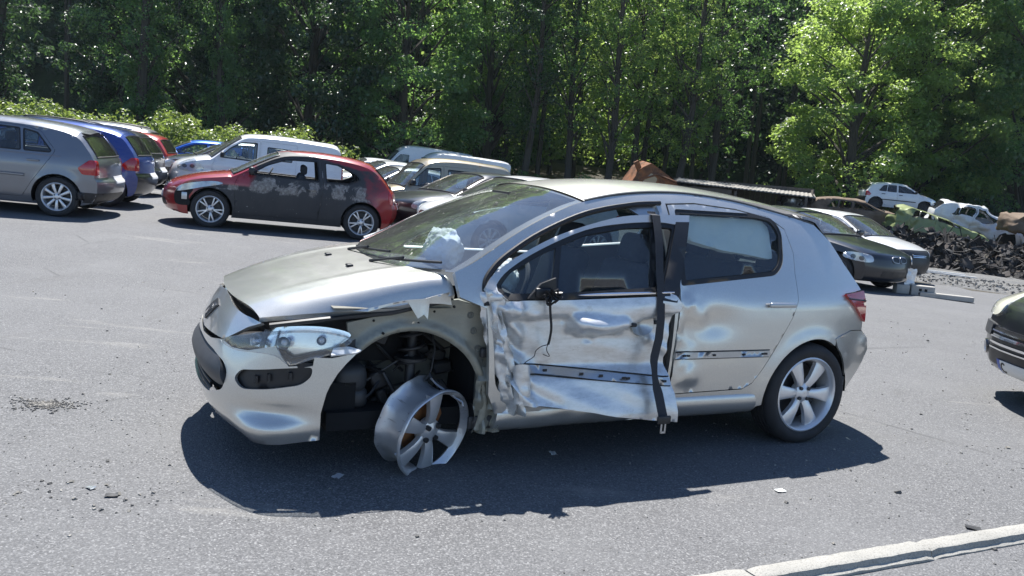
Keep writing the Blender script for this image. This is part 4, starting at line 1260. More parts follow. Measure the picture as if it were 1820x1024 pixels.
# curtain bag behind the rear window
cbg = [(1.0, 1.37), (.60, 1.375), (.30, 1.35), (.245, 1.30), (.27, 1.12), (.30, 1.115), (.45, 1.135), (.65, 1.155), (.85, 1.195), (1.0, 1.235)]
panel('curtain_airbag', cbg, lambda x, z: (x, SH(x, z) - .055 + .012 * vnoise((x * 7, z * 9, 2)) + .010 * (1 - 2 * abs(vnoise((x * 9 + z * 4, z * 6, 5)))), z), 'airbag', HERO, .03, thick=.03)
MB().box((1.75, 0, 1.36), (.06, .22, .05)).build('interior_mirror', 'black_plastic', HERO)
# ------------------------------------------------------------------ other vehicles: one builder, one specification per kind
HATCH = dict(L=4.2, W=1.76, fo=.88, wb=2.575, R=.316, belt=.97, tumble=.40, style='nine',
    prof=[(.20, .20, .18, 0), (.05, .26, .24, 0), (.0, .42, .26, 0), (.01, .56, .26, 0), (.06, .70, .24, .01), (.16, .785, .20, .03), (.50, .90, .10, .07), (.94, .99, .07, .085),
          (1.02, 1.015, .10, .08), (1.42, 1.24, .09, .08), (1.80, 1.415, .06, .085), (2.15, 1.475, .02, .09), (2.7, 1.487, 0, .09), (3.3, 1.455, -.02, .09), (3.72, 1.37, -.05, .09),
          (3.95, 1.14, -.09, .05), (4.06, .98, -.11, .02), (4.12, .86, -.13, 0), (4.14, .66, -.15, 0), (4.2, .58, -.17, 0), (4.19, .40, -.17, 0), (4.08, .26, -.12, 0), (3.95, .22, -.08, 0)],
    ws=(8, 10), rw=(14, 16),
    doors=[([(1.22, .28), (1.20, .80), (1.24, .955), (1.60, 1.19), (1.93, 1.335), (2.38, 1.375), (2.36, .28)], [[(1.37, 1.0), (1.66, 1.185), (1.96, 1.305), (2.33, 1.34), (2.33, .995)]], (2.20, .86)),
           ([(2.37, .28), (2.395, 1.375), (2.9, 1.37), (3.17, 1.32), (3.42, 1.03), (3.36, .92), (3.10, .52), (2.96, .28)], [[(2.43, .995), (2.43, 1.342), (2.87, 1.335), (2.93, .995)], [(2.97, .995), (2.92, 1.33), (3.13, 1.29), (3.36, 1.03), (3.34, 1.0)]], (3.12, .86))],
    wins=[], head=[(-.36, .70), (-.16, .79), (.10, .76), (.16, .64), (-.05, .60), (-.28, .62)], head_th=45, tail=[(4.10, .93), (3.96, .94), (3.80, .80), (3.86, .70), (4.12, .70)], tail_th=-38,
    grille=[(-.42, .60), (.42, .60), (.36, .70), (-.36, .70)], low=[(-.50, .30), (.50, .30), (.46, .42), (-.46, .42)], plate_r=(.62, 1), plate_f=.48)

HATCH3 = dict(HATCH, L=4.06, W=1.72, fo=.84, wb=2.51, R=.315, belt=.93, tumble=.42, style='ysplit',
    prof=[(.22, .20, .20, 0), (.06, .25, .28, 0), (.0, .42, .30, 0), (.03, .58, .30, 0), (.10, .68, .28, .01), (.25, .77, .20, .03), (.60, .885, .10, .07), (1.02, .965, .07, .085),
          (1.10, .985, .10, .08), (1.50, 1.21, .09, .08), (1.85, 1.375, .06, .085), (2.2, 1.435, .02, .09), (2.65, 1.446, 0, .09), (3.15, 1.41, -.02, .09), (3.52, 1.325, -.05, .09),
          (3.78, 1.10, -.09, .05), (3.90, .95, -.12, .02), (3.98, .84, -.14, 0), (4.02, .66, -.16, 0), (4.06, .56, -.18, 0), (4.04, .40, -.17, 0), (3.92, .26, -.12, 0), (3.80, .22, -.08, 0)],
    doors=[([(1.24, .27), (1.20, .76), (1.25, .90), (1.66, 1.165), (2.0, 1.305), (2.60, 1.325), (2.66, .90), (2.60, .27)], [[(1.42, .955), (1.72, 1.15), (2.02, 1.27), (2.54, 1.29), (2.59, .945)]], (2.46, .80))],
    wins=[[(2.70, .945), (2.66, 1.285), (2.92, 1.265), (3.22, 1.14), (3.30, 1.05), (3.10, .955)]],
    head=[(-.56, .755), (-.44, .785), (-.12, .70), (.02, .60), (-.06, .575), (-.34, .67)], tail=[(3.96, .92), (3.86, .93), (3.82, .80), (3.86, .66), (3.98, .66)])

SEDAN = dict(HATCH, L=4.52, W=1.82, fo=.78, wb=2.76, R=.325, belt=.94, tumble=.45, style='five',
    prof=[(.20, .19, .16, 0), (.05, .25, .22, 0), (.0, .42, .24, 0), (.02, .58, .24, 0), (.06, .68, .22, .01), (.16, .75, .18, .03), (.55, .86, .09, .07), (1.20, .965, .06, .085),
          (1.30, .985, .10, .08), (1.68, 1.20, .09, .08), (2.05, 1.36, .06, .085), (2.4, 1.415, .02, .09), (2.8, 1.42, 0, .09), (3.2, 1.37, -.02, .09), (3.45, 1.30, -.05, .09),
          (3.80, 1.12, -.07, .07), (3.98, 1.04, -.05, .05), (4.30, 1.01, -.06, .03), (4.44, .97, -.10, .01), (4.50, .75, -.14, 0), (4.52, .55, -.16, 0), (4.45, .28, -.12, 0), (4.3, .22, -.08, 0)],
    doors=[([(1.30, .28), (1.28, .80), (1.34, .92), (1.76, 1.15), (2.10, 1.275), (2.62, 1.305), (2.60, .28)], [[(1.50, .97), (1.80, 1.14), (2.12, 1.25), (2.57, 1.275), (2.57, .965)]], (2.42, .83)),
           ([(2.61, .28), (2.635, 1.305), (3.0, 1.28), (3.3, 1.20), (3.62, 1.0), (3.52, .88), (3.24, .52), (3.10, .28)], [[(2.67, .965), (2.67, 1.275), (3.0, 1.25), (3.26, 1.175), (3.50, 1.01), (3.46, .965)]], (3.30, .83))],
    head=[(-.34, .66), (-.20, .72), (.14, .70), (.20, .58), (-.02, .56), (-.30, .60)], tail=[(4.46, .92), (4.25, .93), (4.16, .80), (4.46, .74)], grille=[(-.24, .58), (.24, .58), (.22, .70), (-.22, .70)])

VAN = dict(HATCH, L=4.21, W=1.83, fo=.87, wb=2.70, R=.32, belt=1.10, tumble=.14, style='steel',
    prof=[(.20, .22, .18, 0), (.05, .28, .22, 0), (.0, .45, .24, 0), (.02, .62, .24, 0), (.08, .78, .22, .01), (.20, .90, .18, .03), (.50, 1.02, .10, .07), (.82, 1.11, .07, .085),
          (.90, 1.14, .10, .08), (1.22, 1.42, .09, .08), (1.58, 1.68, .06, .085), (1.9, 1.77, .02, .09), (2.6, 1.81, 0, .09), (3.4, 1.80, -.01, .09), (3.95, 1.76, -.03, .10),
          (4.10, 1.45, -.05, .03), (4.16, 1.15, -.06, .01), (4.18, .90, -.07, 0), (4.19, .66, -.07, 0), (4.21, .58, -.08, 0), (4.20, .42, -.08, 0), (4.12, .28, -.06, 0), (4.0, .24, -.04, 0)],
    doors=[([(1.02, .30), (1.0, .90), (1.06, 1.10), (1.34, 1.40), (1.62, 1.585), (2.06, 1.62), (2.06, .30)], [[(1.16, 1.12), (1.38, 1.37), (1.64, 1.54), (2.0, 1.565), (2.0, 1.11)]], (1.86, .98)),
           ([(2.08, .30), (2.08, 1.62), (2.94, 1.63), (2.94, .30)], [[(2.24, 1.20), (2.24, 1.50), (2.84, 1.50), (2.84, 1.20)]], (2.2, .98))],
    wins=[], head=[(-.42, .82), (-.20, 1.0), (.02, .94), (.12, .76), (-.10, .70), (-.34, .72)], tail=[(4.18, 1.30), (4.10, 1.30), (4.08, .86), (4.18, .86)], tail_th=-20,
    grille=[(-.40, .68), (.40, .68), (.36, .80), (-.36, .80)], low=[(-.5, .34), (.5, .34), (.46, .5), (-.46, .5)], rw=None, plate_r=(.7, 1))

VAN_OLD = dict(VAN, tail=[(3.96, 1.30), (3.88, 1.30), (3.86, .86), (3.97, .86)], L=4.0, W=1.67, fo=.78, wb=2.60, R=.30, belt=1.06, tumble=.16,
    prof=[(.20, .22, .16, 0), (.05, .28, .20, 0), (.0, .45, .22, 0), (.03, .60, .22, 0), (.10, .76, .20, .01), (.24, .86, .16, .03), (.55, .97, .09, .07), (.92, 1.06, .07, .085),
          (1.00, 1.09, .10, .08), (1.25, 1.36, .09, .08), (1.52, 1.64, .06, .085), (1.8, 1.77, .02, .09), (2.4, 1.82, 0, .09), (3.2, 1.80, -.01, .09), (3.78, 1.75, -.03, .10),
          (3.90, 1.45, -.05, .03), (3.94, 1.15, -.06, .01), (3.96, .90, -.07, 0), (3.97, .66, -.07, 0), (4.0, .58, -.08, 0), (3.99, .42, -.08, 0), (3.9, .28, -.06, 0), (3.8, .24, -.04, 0)],
    doors=[([(1.06, .30), (1.04, .90), (1.10, 1.07), (1.34, 1.36), (1.58, 1.575), (2.02, 1.61), (2.02, .30)], [[(1.20, 1.09), (1.40, 1.33), (1.60, 1.52), (1.96, 1.555), (1.96, 1.08)]], (1.84, .95)),
           ([(2.04, .30), (2.04, 1.61), (2.86, 1.62), (2.86, .30)], [[(2.14, 1.12), (2.14, 1.54), (2.78, 1.54), (2.78, 1.12)]], (2.16, .95))],
    wins=[[(2.94, 1.12), (2.94, 1.54), (3.66, 1.52), (3.70, 1.12)]], head=[(-.38, .72), (-.16, .84), (.10, .80), (.14, .66), (-.06, .62), (-.30, .64)])

BIGVAN = dict(VAN, L=5.5, W=2.0, fo=.95, wb=3.4, R=.34, belt=1.25, tumble=.08,
    prof=[(.20, .25, .18, 0), (.05, .32, .22, 0), (.0, .5, .24, 0), (.03, .72, .24, 0), (.12, .92, .22, .01), (.26, 1.05, .18, .03), (.50, 1.18, .10, .06), (.78, 1.30, .07, .07),
          (.84, 1.33, .10, .08), (1.12, 1.68, .09, .08), (1.40, 2.02, .06, .085), (1.85, 2.32, .02, .09), (2.6, 2.40, 0, .09), (4.2, 2.40, -.01, .09), (5.30, 2.36, -.03, .10),
          (5.42, 2.0, -.05, .03), (5.45, 1.5, -.06, .01), (5.46, 1.0, -.07, 0), (5.47, .76, -.07, 0), (5.5, .66, -.08, 0), (5.48, .5, -.08, 0), (5.4, .32, -.06, 0), (5.25, .28, -.04, 0)],
    doors=[([(.98, .38), (.96, 1.05), (1.02, 1.30), (1.28, 1.66), (1.50, 1.90), (2.06, 1.94), (2.06, .38)], [[(1.12, 1.32), (1.34, 1.62), (1.54, 1.84), (1.98, 1.87), (1.98, 1.30)]], (1.86, 1.12))],
    wins=[], head=[(-.40, .92), (-.20, 1.12), (.04, 1.06), (.10, .86), (-.10, .80), (-.34, .82)], tail=[(5.48, 1.5), (5.42, 1.5), (5.40, 1.0), (5.48, 1.0)])

class CarGeo:
    pass

def car_geo(sp):
    """returns surface function, outline, ribbon grid"""
    g = CarGeo()
    L, W, belt = sp['L'], sp['W'], sp['belt']
    ox = sp['fo'] + sp['wb'] / 2
    sec = sm_table([.10, .18, .35, .60, belt - .14, belt, belt + 1.6], [W / 2 * .88, W / 2 * .925, W / 2 * .975, W / 2 * 1.0, W / 2 * .995, W / 2 * .955, W / 2 * .955 - 1.6 * sp['tumble']], .022)
    def Sf(u, z):
        y = sec(z)
        if u < .95: y -= .17 * W / 1.76 * ((.95 - u) / .95) ** 2.3
        if u > L - .9: y -= .12 * ((u - (L - .9)) / .9) ** 2
        for cu in (sp['fo'], sp['fo'] + sp['wb']):
            r = math.hypot(u - cu, z - sp['R'])
            y += .014 * math.exp(-((r - sp['R'] - .05) / .05) ** 2)
        return y
    g.S, g.ox = Sf, ox
    K = 4
    P = spline(sp['prof'], K)
    g.P = P
    g.edge = [(p[0] + p[2], p[1] - p[3]) for p in P]
    zb = min(g.edge[0][1], g.edge[-1][1]) - .0
    Ra = sp['R'] + .045
    out = list(g.edge)
    bot = []
    for cu in (sp['fo'] + sp['wb'], sp['fo']):
        a0 = math.asin(max(-1, min(1, (zb - sp['R']) / Ra)))
        bot += [(cu + Ra * cos(a), sp['R'] + Ra * sin(a)) for a in np.linspace(a0, pi - a0, 18)]
    g.outline = out + bot
    cols = [-1, -.97, -.92, -.84, -.7, -.5, -.25, 0, .25, .5, .7, .84, .92, .97, 1]
    rows = []
    for (u, z, bow, drop) in P:
        row = []
        ue, ze = u + bow, z - drop
        ye = Sf(ue, ze)
        for v in cols:
            a = abs(v)
            row.append(Vector((ox - (u + bow * a ** 2.4), v * ye, z - drop * (.15 * a ** 2 + .85 * a ** 6))))
        rows.append(row)
    g.rows, g.cols, g.K = rows, cols, K
    return g

_CG = {}
def build_car(name, label, sp, key, loc, heading, body, cat='car', group=None, glassm='glass', detail=2, rim='alloy', drop_glass=(), style=None, wheels=True, tail_mat='lamp_red', bumper=None, lamp='lens', sink=0.0, tilt=None, zoff=0.0, plates=True, trim='black_plastic', seats=True):
    """name: plain object name; heading: angle of the nose direction in world (radians); loc: (x, y)"""
    if key not in _CG: _CG[key] = {'g': car_geo(sp)}
    C = _CG[key]; g = C['g']; ox = g.ox
    gz = ground_z(loc[0], loc[1])
    e = .5
    nrm = Vector((-(ground_z(loc[0] + e, loc[1]) - ground_z(loc[0] - e, loc[1])) / (2 * e), -(ground_z(loc[0], loc[1] + e) - ground_z(loc[0], loc[1] - e)) / (2 * e), 1)).normalized()
    q = Vector((0, 0, 1)).rotation_difference(nrm).to_matrix().to_4x4()
    if tilt is not None:
        q = Matrix.Rotation(tilt[0], 4, 'X') @ Matrix.Rotation(tilt[1], 4, 'Y')
        root = empty(name, (0, 0, 0)); root.matrix_world = Matrix.Translation((loc[0], loc[1], gz + zoff)) @ Matrix.Rotation(heading, 4, 'Z') @ q
    else:
        root = empty(name, (0, 0, 0)); root.matrix_world = Matrix.Translation((loc[0], loc[1], gz + zoff - sink)) @ q @ Matrix.Rotation(heading, 4, 'Z')
    tag(root, label, cat, group)
    S = g.S
    fn = lambda off=0.0, sg=1: (lambda u, z: (ox - u, sg * (S(u, z) + off), z))
    h = .06 if detail >= 2 else .09
    parts = C.setdefault('d%d' % min(detail, 2), {})
    def pm(k, maker):
        """mesh data shared by all vehicles of the kind"""
        if k not in parts:
            parts[k] = maker()
        return parts[k]
    def mk_panel(poly, off, holes=(), thick=.02, hh=h):
        def f():
            V, F_, sm = panel_geo(poly, fn(off), hh, holes, thick)
            me = bpy.data.meshes.new('panel'); me.from_pydata(V, [], F_); me.polygons.foreach_set('use_smooth', sm); me.update()
            return me
        return f
    def mirror(me):
        m2 = me.copy()
        co = np.empty(len(m2.vertices) * 3, np.float32); m2.vertices.foreach_get('co', co); co[1::3] *= -1; m2.vertices.foreach_set('co', co)
        m2.flip_normals(); m2.update()
        return m2
    def put(nm, me, mt, parent=root):
        m2 = me.copy()
        return link(nm, m2, parent, mt)
    # body side(s)
    dpo = [rnd(d[0], .04, 3) for d in sp['doors']]
    wins_ = [rnd(w, .035, 3) for w in sp['wins']]
    side = pm('side', mk_panel(g.outline, 0.0, [inset(d, -.001) for d in dpo] + wins_, .02))
    sideR = pm('sideR', lambda: mirror(side))
    for me in (side, sideR): put('body_side', me, body)
    for k, (dp, ws_, hnd) in enumerate(sp['doors']):
        wl = [rnd(w, .03, 3) for w in ws_]
        dm = pm('door%d' % k, mk_panel(inset(dpo[k], .004), .001, wl, .03)); dmR = pm('door%dR' % k, lambda: mirror(dm))
        for sg, me in ((1, dm), (-1, dmR)):
            D = put('door', me, body)
            for j, w in enumerate(wl):
                wm = pm('win%d_%d' % (k, j), mk_panel(inset(w, -.004), -.012, (), 0, .15)); wmR = pm('win%d_%dR' % (k, j), lambda: mirror(wm))
                sl = pm('wseal%d_%d' % (k, j), mk_panel(inset(w, -.006), .003, [inset(w, .016)], .004, .08)); slR = pm('wseal%d_%dR' % (k, j), lambda: mirror(sl))
                put('window_seal', sl if sg > 0 else slR, 'seal_rubber', D)
                if ('side', k, j) not in drop_glass and 'side' not in drop_glass:
                    put('window', wm if sg > 0 else wmR, glassm, D)
            if detail >= 1:
                hm = MB(); hm.rbox((ox - hnd[0], sg * (S(*hnd) + .014), hnd[1]), (.18, .03, .032), .012, 2); hm.build('handle', body if detail >= 2 else trim, D)
    for j, w in enumerate(wins_):
        wm = pm('qw%d' % j, mk_panel(inset(w, -.004), -.012, (), 0, .15)); wmR = pm('qw%dR' % j, lambda: mirror(wm))
        sl = pm('qs%d' % j, mk_panel(inset(w, -.006), .003, [inset(w, .016)], .004, .08)); slR = pm('qs%dR' % j, lambda: mirror(sl))
        for sg in (1, -1):
            put('window_seal', sl if sg > 0 else slR, 'seal_rubber')
            if 'quarter' not in drop_glass: put('quarter_window', wm if sg > 0 else wmR, glassm)
    # ribbon: bumper, bonnet, roof, tailgate and the two screens
    K = g.K; nC = len(g.cols)
    seg = {'front_bumper': (0, 5 * K), 'bonnet': (5 * K, sp['ws'][0] * K), 'roof': (sp['ws'][0] * K, (sp['rw'][0] if sp['rw'] else 14) * K), 'tailgate': ((sp['rw'][0] if sp['rw'] else 14) * K, 18 * K), 'rear_bumper': (18 * K, len(g.rows) - 1)}
    def is_glass(i, j):
        v = .5 * (g.cols[j] + g.cols[j + 1])
        if sp['ws'][0] * K <= i < sp['ws'][1] * K and abs(v) < .92: return 'windscreen'
        if sp['rw'] and sp['rw'][0] * K + 1 <= i < sp['rw'][1] * K and abs(v) < .84: return 'rear_window'
        return None
    V = [p for r in g.rows for p in r]
    groups = {}
    for i in range(len(g.rows) - 1):
        sname = next(k for k, (a, b) in seg.items() if a <= i < b)
        for j in range(nC - 1):
            gl = is_glass(i, j)
            groups.setdefault(gl or sname, []).append((i * nC + j, i * nC + j + 1, (i + 1) * nC + j + 1, (i + 1) * nC + j))
    for nm, fs in groups.items():
        def mkr():
            used = sorted({a for f in fs for a in f}); mp = {a: k for k, a in enumerate(used)}
            return mesh(nm, [V[a] for a in used], [tuple(mp[a] for a in f) for f in fs])
        me = pm('rib_' + nm, mkr)
        if nm in drop_glass: continue
        mt = (glassm if nm == 'rear_window' else 'glass_screen') if nm in ('windscreen', 'rear_window') else (bumper if bumper and 'bumper' in nm else body)
        put(nm, me, mt)
    # black edge of the screens
    for nm in ('windscreen', 'rear_window'):
        rg = sp['ws'] if nm == 'windscreen' else sp['rw']
        if not rg: continue
        i0, i1 = rg[0] * K + (0 if nm == 'windscreen' else 1), rg[1] * K
        jj = [j for j, v in enumerate(g.cols) if abs(v) < (.93 if nm == 'windscreen' else .85)]
        loop = [g.rows[i0][j] for j in jj] + [g.rows[i][jj[-1]] for i in range(i0 + 1, i1)] + [g.rows[i1][j] for j in reversed(jj)] + [g.rows[i][jj[0]] for i in range(i1 - 1, i0, -1)]
        sm_ = MB(); sm_.tube([p + Vector((.004, 0, .004)) for p in loop], .014, 5, closed=True)
        sm_.build(nm + '_seal', 'seal_rubber', root)
    # lamps, grille and plates lie on the skin
    bv = C.get('bvh')
    if bv is None:
        FF = []; VV = list(V)
        for i in range(len(g.rows) - 1):
            for j in range(nC - 1):
                FF.append((i * nC + j, i * nC + j + 1, (i + 1) * nC + j + 1, (i + 1) * nC + j))
        for me in (side, sideR):
            k0 = len(VV); VV += [v.co.copy() for v in me.vertices]; FF += [tuple(k0 + a for a in p.vertices) for p in me.polygons]
        bv = C['bvh'] = BVHTree.FromPolygons([tuple(v) for v in VV], FF)
    def patch(poly, org, d, e1, off, thick=.012, hh=.04, holes=()):
        d = Vector(d).normalized(); e1 = Vector(e1); org = Vector(org)
        def f(a, b):
            o = org + e1 * a + Vector((0, 0, b)) - d * 3.0
            hit, n, _, _ = bv.ray_cast(o, d)
            if hit is None:
                hit = org + e1 * a + Vector((0, 0, b)); n = -d
            return hit - d * off
        vv, ff = tri2d(poly, hh, holes)
        Pp = [f(a, b) for a, b in vv]
        k = len(Pp)
        cnt = {}
        for q3 in ff:
            for i in range(3): cnt[(q3[i], q3[(i + 1) % 3])] = 1
        Fc = [tuple(q3) for q3 in ff]; smf = [True] * len(Fc); Vv = list(Pp)
        for (a, b) in cnt:
            if (b, a) not in cnt:
                k = len(Vv); Vv += [Pp[a], Pp[b], Pp[b] + d * thick, Pp[a] + d * thick]; Fc.append((k, k + 1, k + 2, k + 3)); smf.append(False)
        me = bpy.data.meshes.new('patch'); me.from_pydata(Vv, [], Fc); me.polygons.foreach_set('use_smooth', smf); me.update()
        return me
    xn = ox
    th = radians(sp['head_th'])
    for sg in ((1, -1) if detail > 0 else ()):
        dd = (-sin(th), -sg * cos(th), 0); e1 = (cos(th), -sg * sin(th), 0)
        og = (xn - .35, sg * (sp['W'] / 2 - .12), 0)
        hp_ = spline(sp['head'], 3, True)
        Hm = put('headlight', pm('head%d' % sg, lambda: patch(hp_, og, dd, e1, .012, .03)), 'lamp_clear')
        if detail >= 2:
            put('headlight_lens', pm('headl%d' % sg, lambda: patch(inset(hp_, -.004), og, dd, e1, .020, .01)), lamp, Hm)
            for a_, b_ in (((-.14, .0), (.0, -.01)) if sp is not HATCH3 else ()):
                cxy = (sum(p[0] for p in sp['head']) / len(sp['head']) + a_ + .07, sum(p[1] for p in sp['head']) / len(sp['head']) + b_)
                ring = [(cxy[0] + .045 * cos(t_), cxy[1] + .045 * sin(t_)) for t_ in np.linspace(0, 2 * pi, 12, endpoint=False)]
                put('reflector_bowl', pm('bowl%d_%.2f' % (sg, a_), lambda: patch(ring, og, dd, e1, .016, .02)), 'dark_metal', Hm)
        tt = radians(sp['tail_th'])
        d2 = (sin(-tt), -sg * cos(tt), 0) if False else (math.sin(-tt), -sg * cos(tt), 0)
        tp = rnd([(-(p[0] - sp['L']), p[1]) for p in sp['tail']], .03, 3)
        e2 = Vector((cos(tt), sg * 0 - (-sg) * math.sin(-tt) * 0, 0)); e2 = Vector((d2[1], -d2[0], 0)) * (-sg)
        og2 = (ox - sp['L'], sg * (sp['W'] / 2 - .10), 0)
        put('tail_light', pm('tail%d' % sg, lambda: patch(tp, og2, d2, e2, .012, .03)), tail_mat)
    if detail >= 1:
        gr = put('grille', pm('grille', lambda: patch(rnd(sp['grille'], .03, 3), (xn, 0, 0), (-1, 0, 0), (0, 1, 0), .006)), 'black_plastic')
        put('air_intake', pm('low', lambda: patch(rnd(sp['low'], .03, 3), (xn, 0, 0), (-1, 0, 0), (0, 1, 0), .006)), 'black_plastic')
        z0 = sp['grille'][0][1]; z1 = sp['grille'][2][1]; w_ = sp['grille'][1][0]
        for kz in range(2):
            zz = z0 + (z1 - z0) * (kz + 1) / 3
            put('grille_bar', pm('gbar%d' % kz, lambda: patch([(-w_ * .9, zz - .007), (w_ * .9, zz - .007), (w_ * .9, zz + .007), (-w_ * .9, zz + .007)], (xn, 0, 0), (-1, 0, 0), (0, 1, 0), .016, .012)), 'chrome', gr)
        if plates:
            zf = sp['plate_f']
            put('front_plate', pm('platef', lambda: patch([(-.26, zf - .055), (.26, zf - .055), (.26, zf + .055), (-.26, zf + .055)], (xn, 0, 0), (-1, 0, 0), (0, 1, 0), .014)), 'white_plate')
            zr = sp['plate_r'][0]
            put('rear_plate', pm('plater', lambda: patch([(-.26, zr - .055), (.26, zr - .055), (.26, zr + .055), (-.26, zr + .055)], (ox - sp['L'], 0, 0), (1, 0, 0), (0, 1, 0), .014)), 'white_plate')
        # mirrors
        for sg in (1, -1):
            d0 = sp['doors'][0][1][0][0]
            um, zm = d0[0] + .05, d0[1] + .02
            mm = MB(); mm.rbox((ox - um, sg * (S(um, zm) + .10), zm + .05), (.10, .19, .13), .045, 3); mm.rbox((ox - um, sg * (S(um, zm) + .02), zm + .01), (.07, .10, .05), .02, 2)
            mm.build('mirror', trim if trim != 'body' else body, root)
    # sills, floor, cabin
    fl = MB()
    Lc = ox - sp['L']
    fl.box(((ox + Lc) / 2, 0, .30), (sp['L'] - .5, sp['W'] - .46, .16))
    fl.box((ox - sp['fo'] + .05, 0, .55), (sp['fo'] * 1.0, sp['W'] - .62, .42))
    fl.box(((ox - sp['fo'] - sp['R'] + ox - sp['fo'] - sp['wb'] + sp['R']) / 2, 0, .30), (sp['wb'] - 2 * sp['R'] - .12, sp['W'] - .16, .18))
    fl.box((ox - sp['fo'] - sp['wb'] - .1, 0, .48), (.9, sp['W'] - .62, .36))
    fl.build('floor_pan', 'dark_void', root)
    if seats and sp is not BIGVAN:
        xs_ = ox - sp['fo'] - 1.12
        dz = sp['belt'] - .97
        for sg in (1, -1):
            s_ = MB(); s_.rbox((xs_ + .05, sg * .36, .46 + dz), (.5, .48, .16), .06, 2); s_.rbox((xs_ - .26, sg * .36, .78 + dz), (.14, .47, .62), .06, 2, Matrix.Rotation(radians(-18), 3, 'Y')); s_.rbox((xs_ - .37, sg * .36, 1.15 + dz), (.10, .25, .16), .04, 2); s_.build('seat', 'seat_cloth', root)
        if detail >= 2 and sp not in (VAN,):
            s_ = MB(); s_.rbox((xs_ - .95, 0, .46 + dz), (.5, 1.2, .16), .06, 2); s_.rbox((xs_ - 1.25, 0, .76 + dz), (.14, 1.2, .58), .06, 2, Matrix.Rotation(radians(-20), 3, 'Y'))
            for yy in (-.38, .38): s_.rbox((xs_ - 1.36, yy, 1.09 + dz), (.09, .25, .14), .04, 2)
            s_.build('rear_seat', 'seat_cloth', root)
        uw = sp['prof'][8][0]; zw = sp['prof'][8][1]
        MB().sheet(lambda a, b: (ox - uw - .05 - .5 * a, (-.5 + b) * (sp['W'] - .3), zw - .08 - .06 * a ** 2), 4, 4).build('dashboard', 'dash', root)
        sw_ = MB(); R2 = Matrix.Rotation(radians(65), 3, 'Y')
        sw_.tube([R2 @ Vector((.18 * cos(a), .18 * sin(a), 0)) + Vector((ox - uw - .62, .36, zw - .06)) for a in np.linspace(0, 2 * pi, 16, endpoint=False)], .014, 5, closed=True); sw_.build('steering_wheel', 'dash', root)
    if wheels:
        st = style or sp['style']
        for sg in (1, -1):
            for cu in (sp['fo'], sp['fo'] + sp['wb']):
                make_wheel(root, (ox - cu, sg * (sp['W'] / 2 - .125), sp['R'] - .004), sg, st, sp['R'], sp['R'] * .70, .20, rot=random.uniform(0, 1), rim_mat=rim)
        for cu in (sp['fo'], sp['fo'] + sp['wb']):
            Ra = sp['R'] + .05
            for sg in (1, -1):
                wm_ = MB().sheet(lambda a, b: (ox - cu + Ra * cos(pi * a), sg * (sp['W'] / 2 - .30 + .24 * b), sp['R'] + Ra * sin(pi * a)), 14, 1)
                wm_.build('wheel_liner', 'dark_void', root)
    return root, g, fn, patch
def scaled(sp, L=None, H=None, **kw):
    """another body of the same type: stretched in length and height"""
    ku = (L or sp['L']) / sp['L']; kz = kw.pop('kz', 1.0)
    f = lambda p: (p[0] * ku, p[1] * kz) + tuple(p[2:])
    d = dict(sp)
    d['L'] = sp['L'] * ku; d['fo'] = sp['fo'] * ku; d['wb'] = sp['wb'] * ku; d['belt'] = sp['belt'] * kz
    d['prof'] = [f(p) for p in sp['prof']]
    d['doors'] = [([f(p) for p in a], [[f(p) for p in w] for w in b], f(c)) for a, b, c in sp['doors']]
    d['wins'] = [[f(p) for p in w] for w in sp['wins']]
    d['tail'] = [f(p) for p in sp['tail']]
    d['head'] = [(p[0], p[1] * kz) for p in sp['head']]
    d['grille'] = [(p[0], p[1] * kz) for p in sp['grille']]
    d.update(kw)
    return d

GL = 'cars parked on the left of the yard'
GM = 'vehicles parked in the middle row'
golf, gg, gfn, gpatch = build_car('grey_hatchback', 'grey hatchback cut by the left edge, its red tail light facing the yard', HATCH, 'golf', (-8.75, 13.48), pi + .22, 'grey_paint', group=GL, plates=True)
# dark lower bumper and roof spoiler of the grey one
S4 = gg.S
link('bumper_skirt', gpatch(rnd([(-.85, .25), (-.85, .40), (.26, .42), (.24, .25)], .02), (gg.ox - 4.2 + .25, .88 - .15, 0), (.77, -.64, 0), (.64, .77, 0), .006, .01), golf, 'black_plastic')
sp_ = MB(); sp_.sheet(lambda a, b: (gg.ox - 3.70 - .14 * a, (-.5 + b) * 1.05, 1.372 - .012 * a - .03 * (2 * b - 1) ** 2), 2, 8); sp_.build('roof_spoiler', 'grey_paint', golf)
lm = MB(); lm.tube([(gg.ox - u, S4(u, .955) + .004, .955) for u in np.linspace(.9, 3.5, 20)], .006, 5); lm.build('waist_strip', 'grey_paint', golf)
rs = MB(); rs.tube([(gg.ox - u, S4(u, .62) + .010, .62) for u in np.linspace(1.2, 3.0, 14)], .022, 6); rs.build('side_moulding', 'grey_paint', golf)

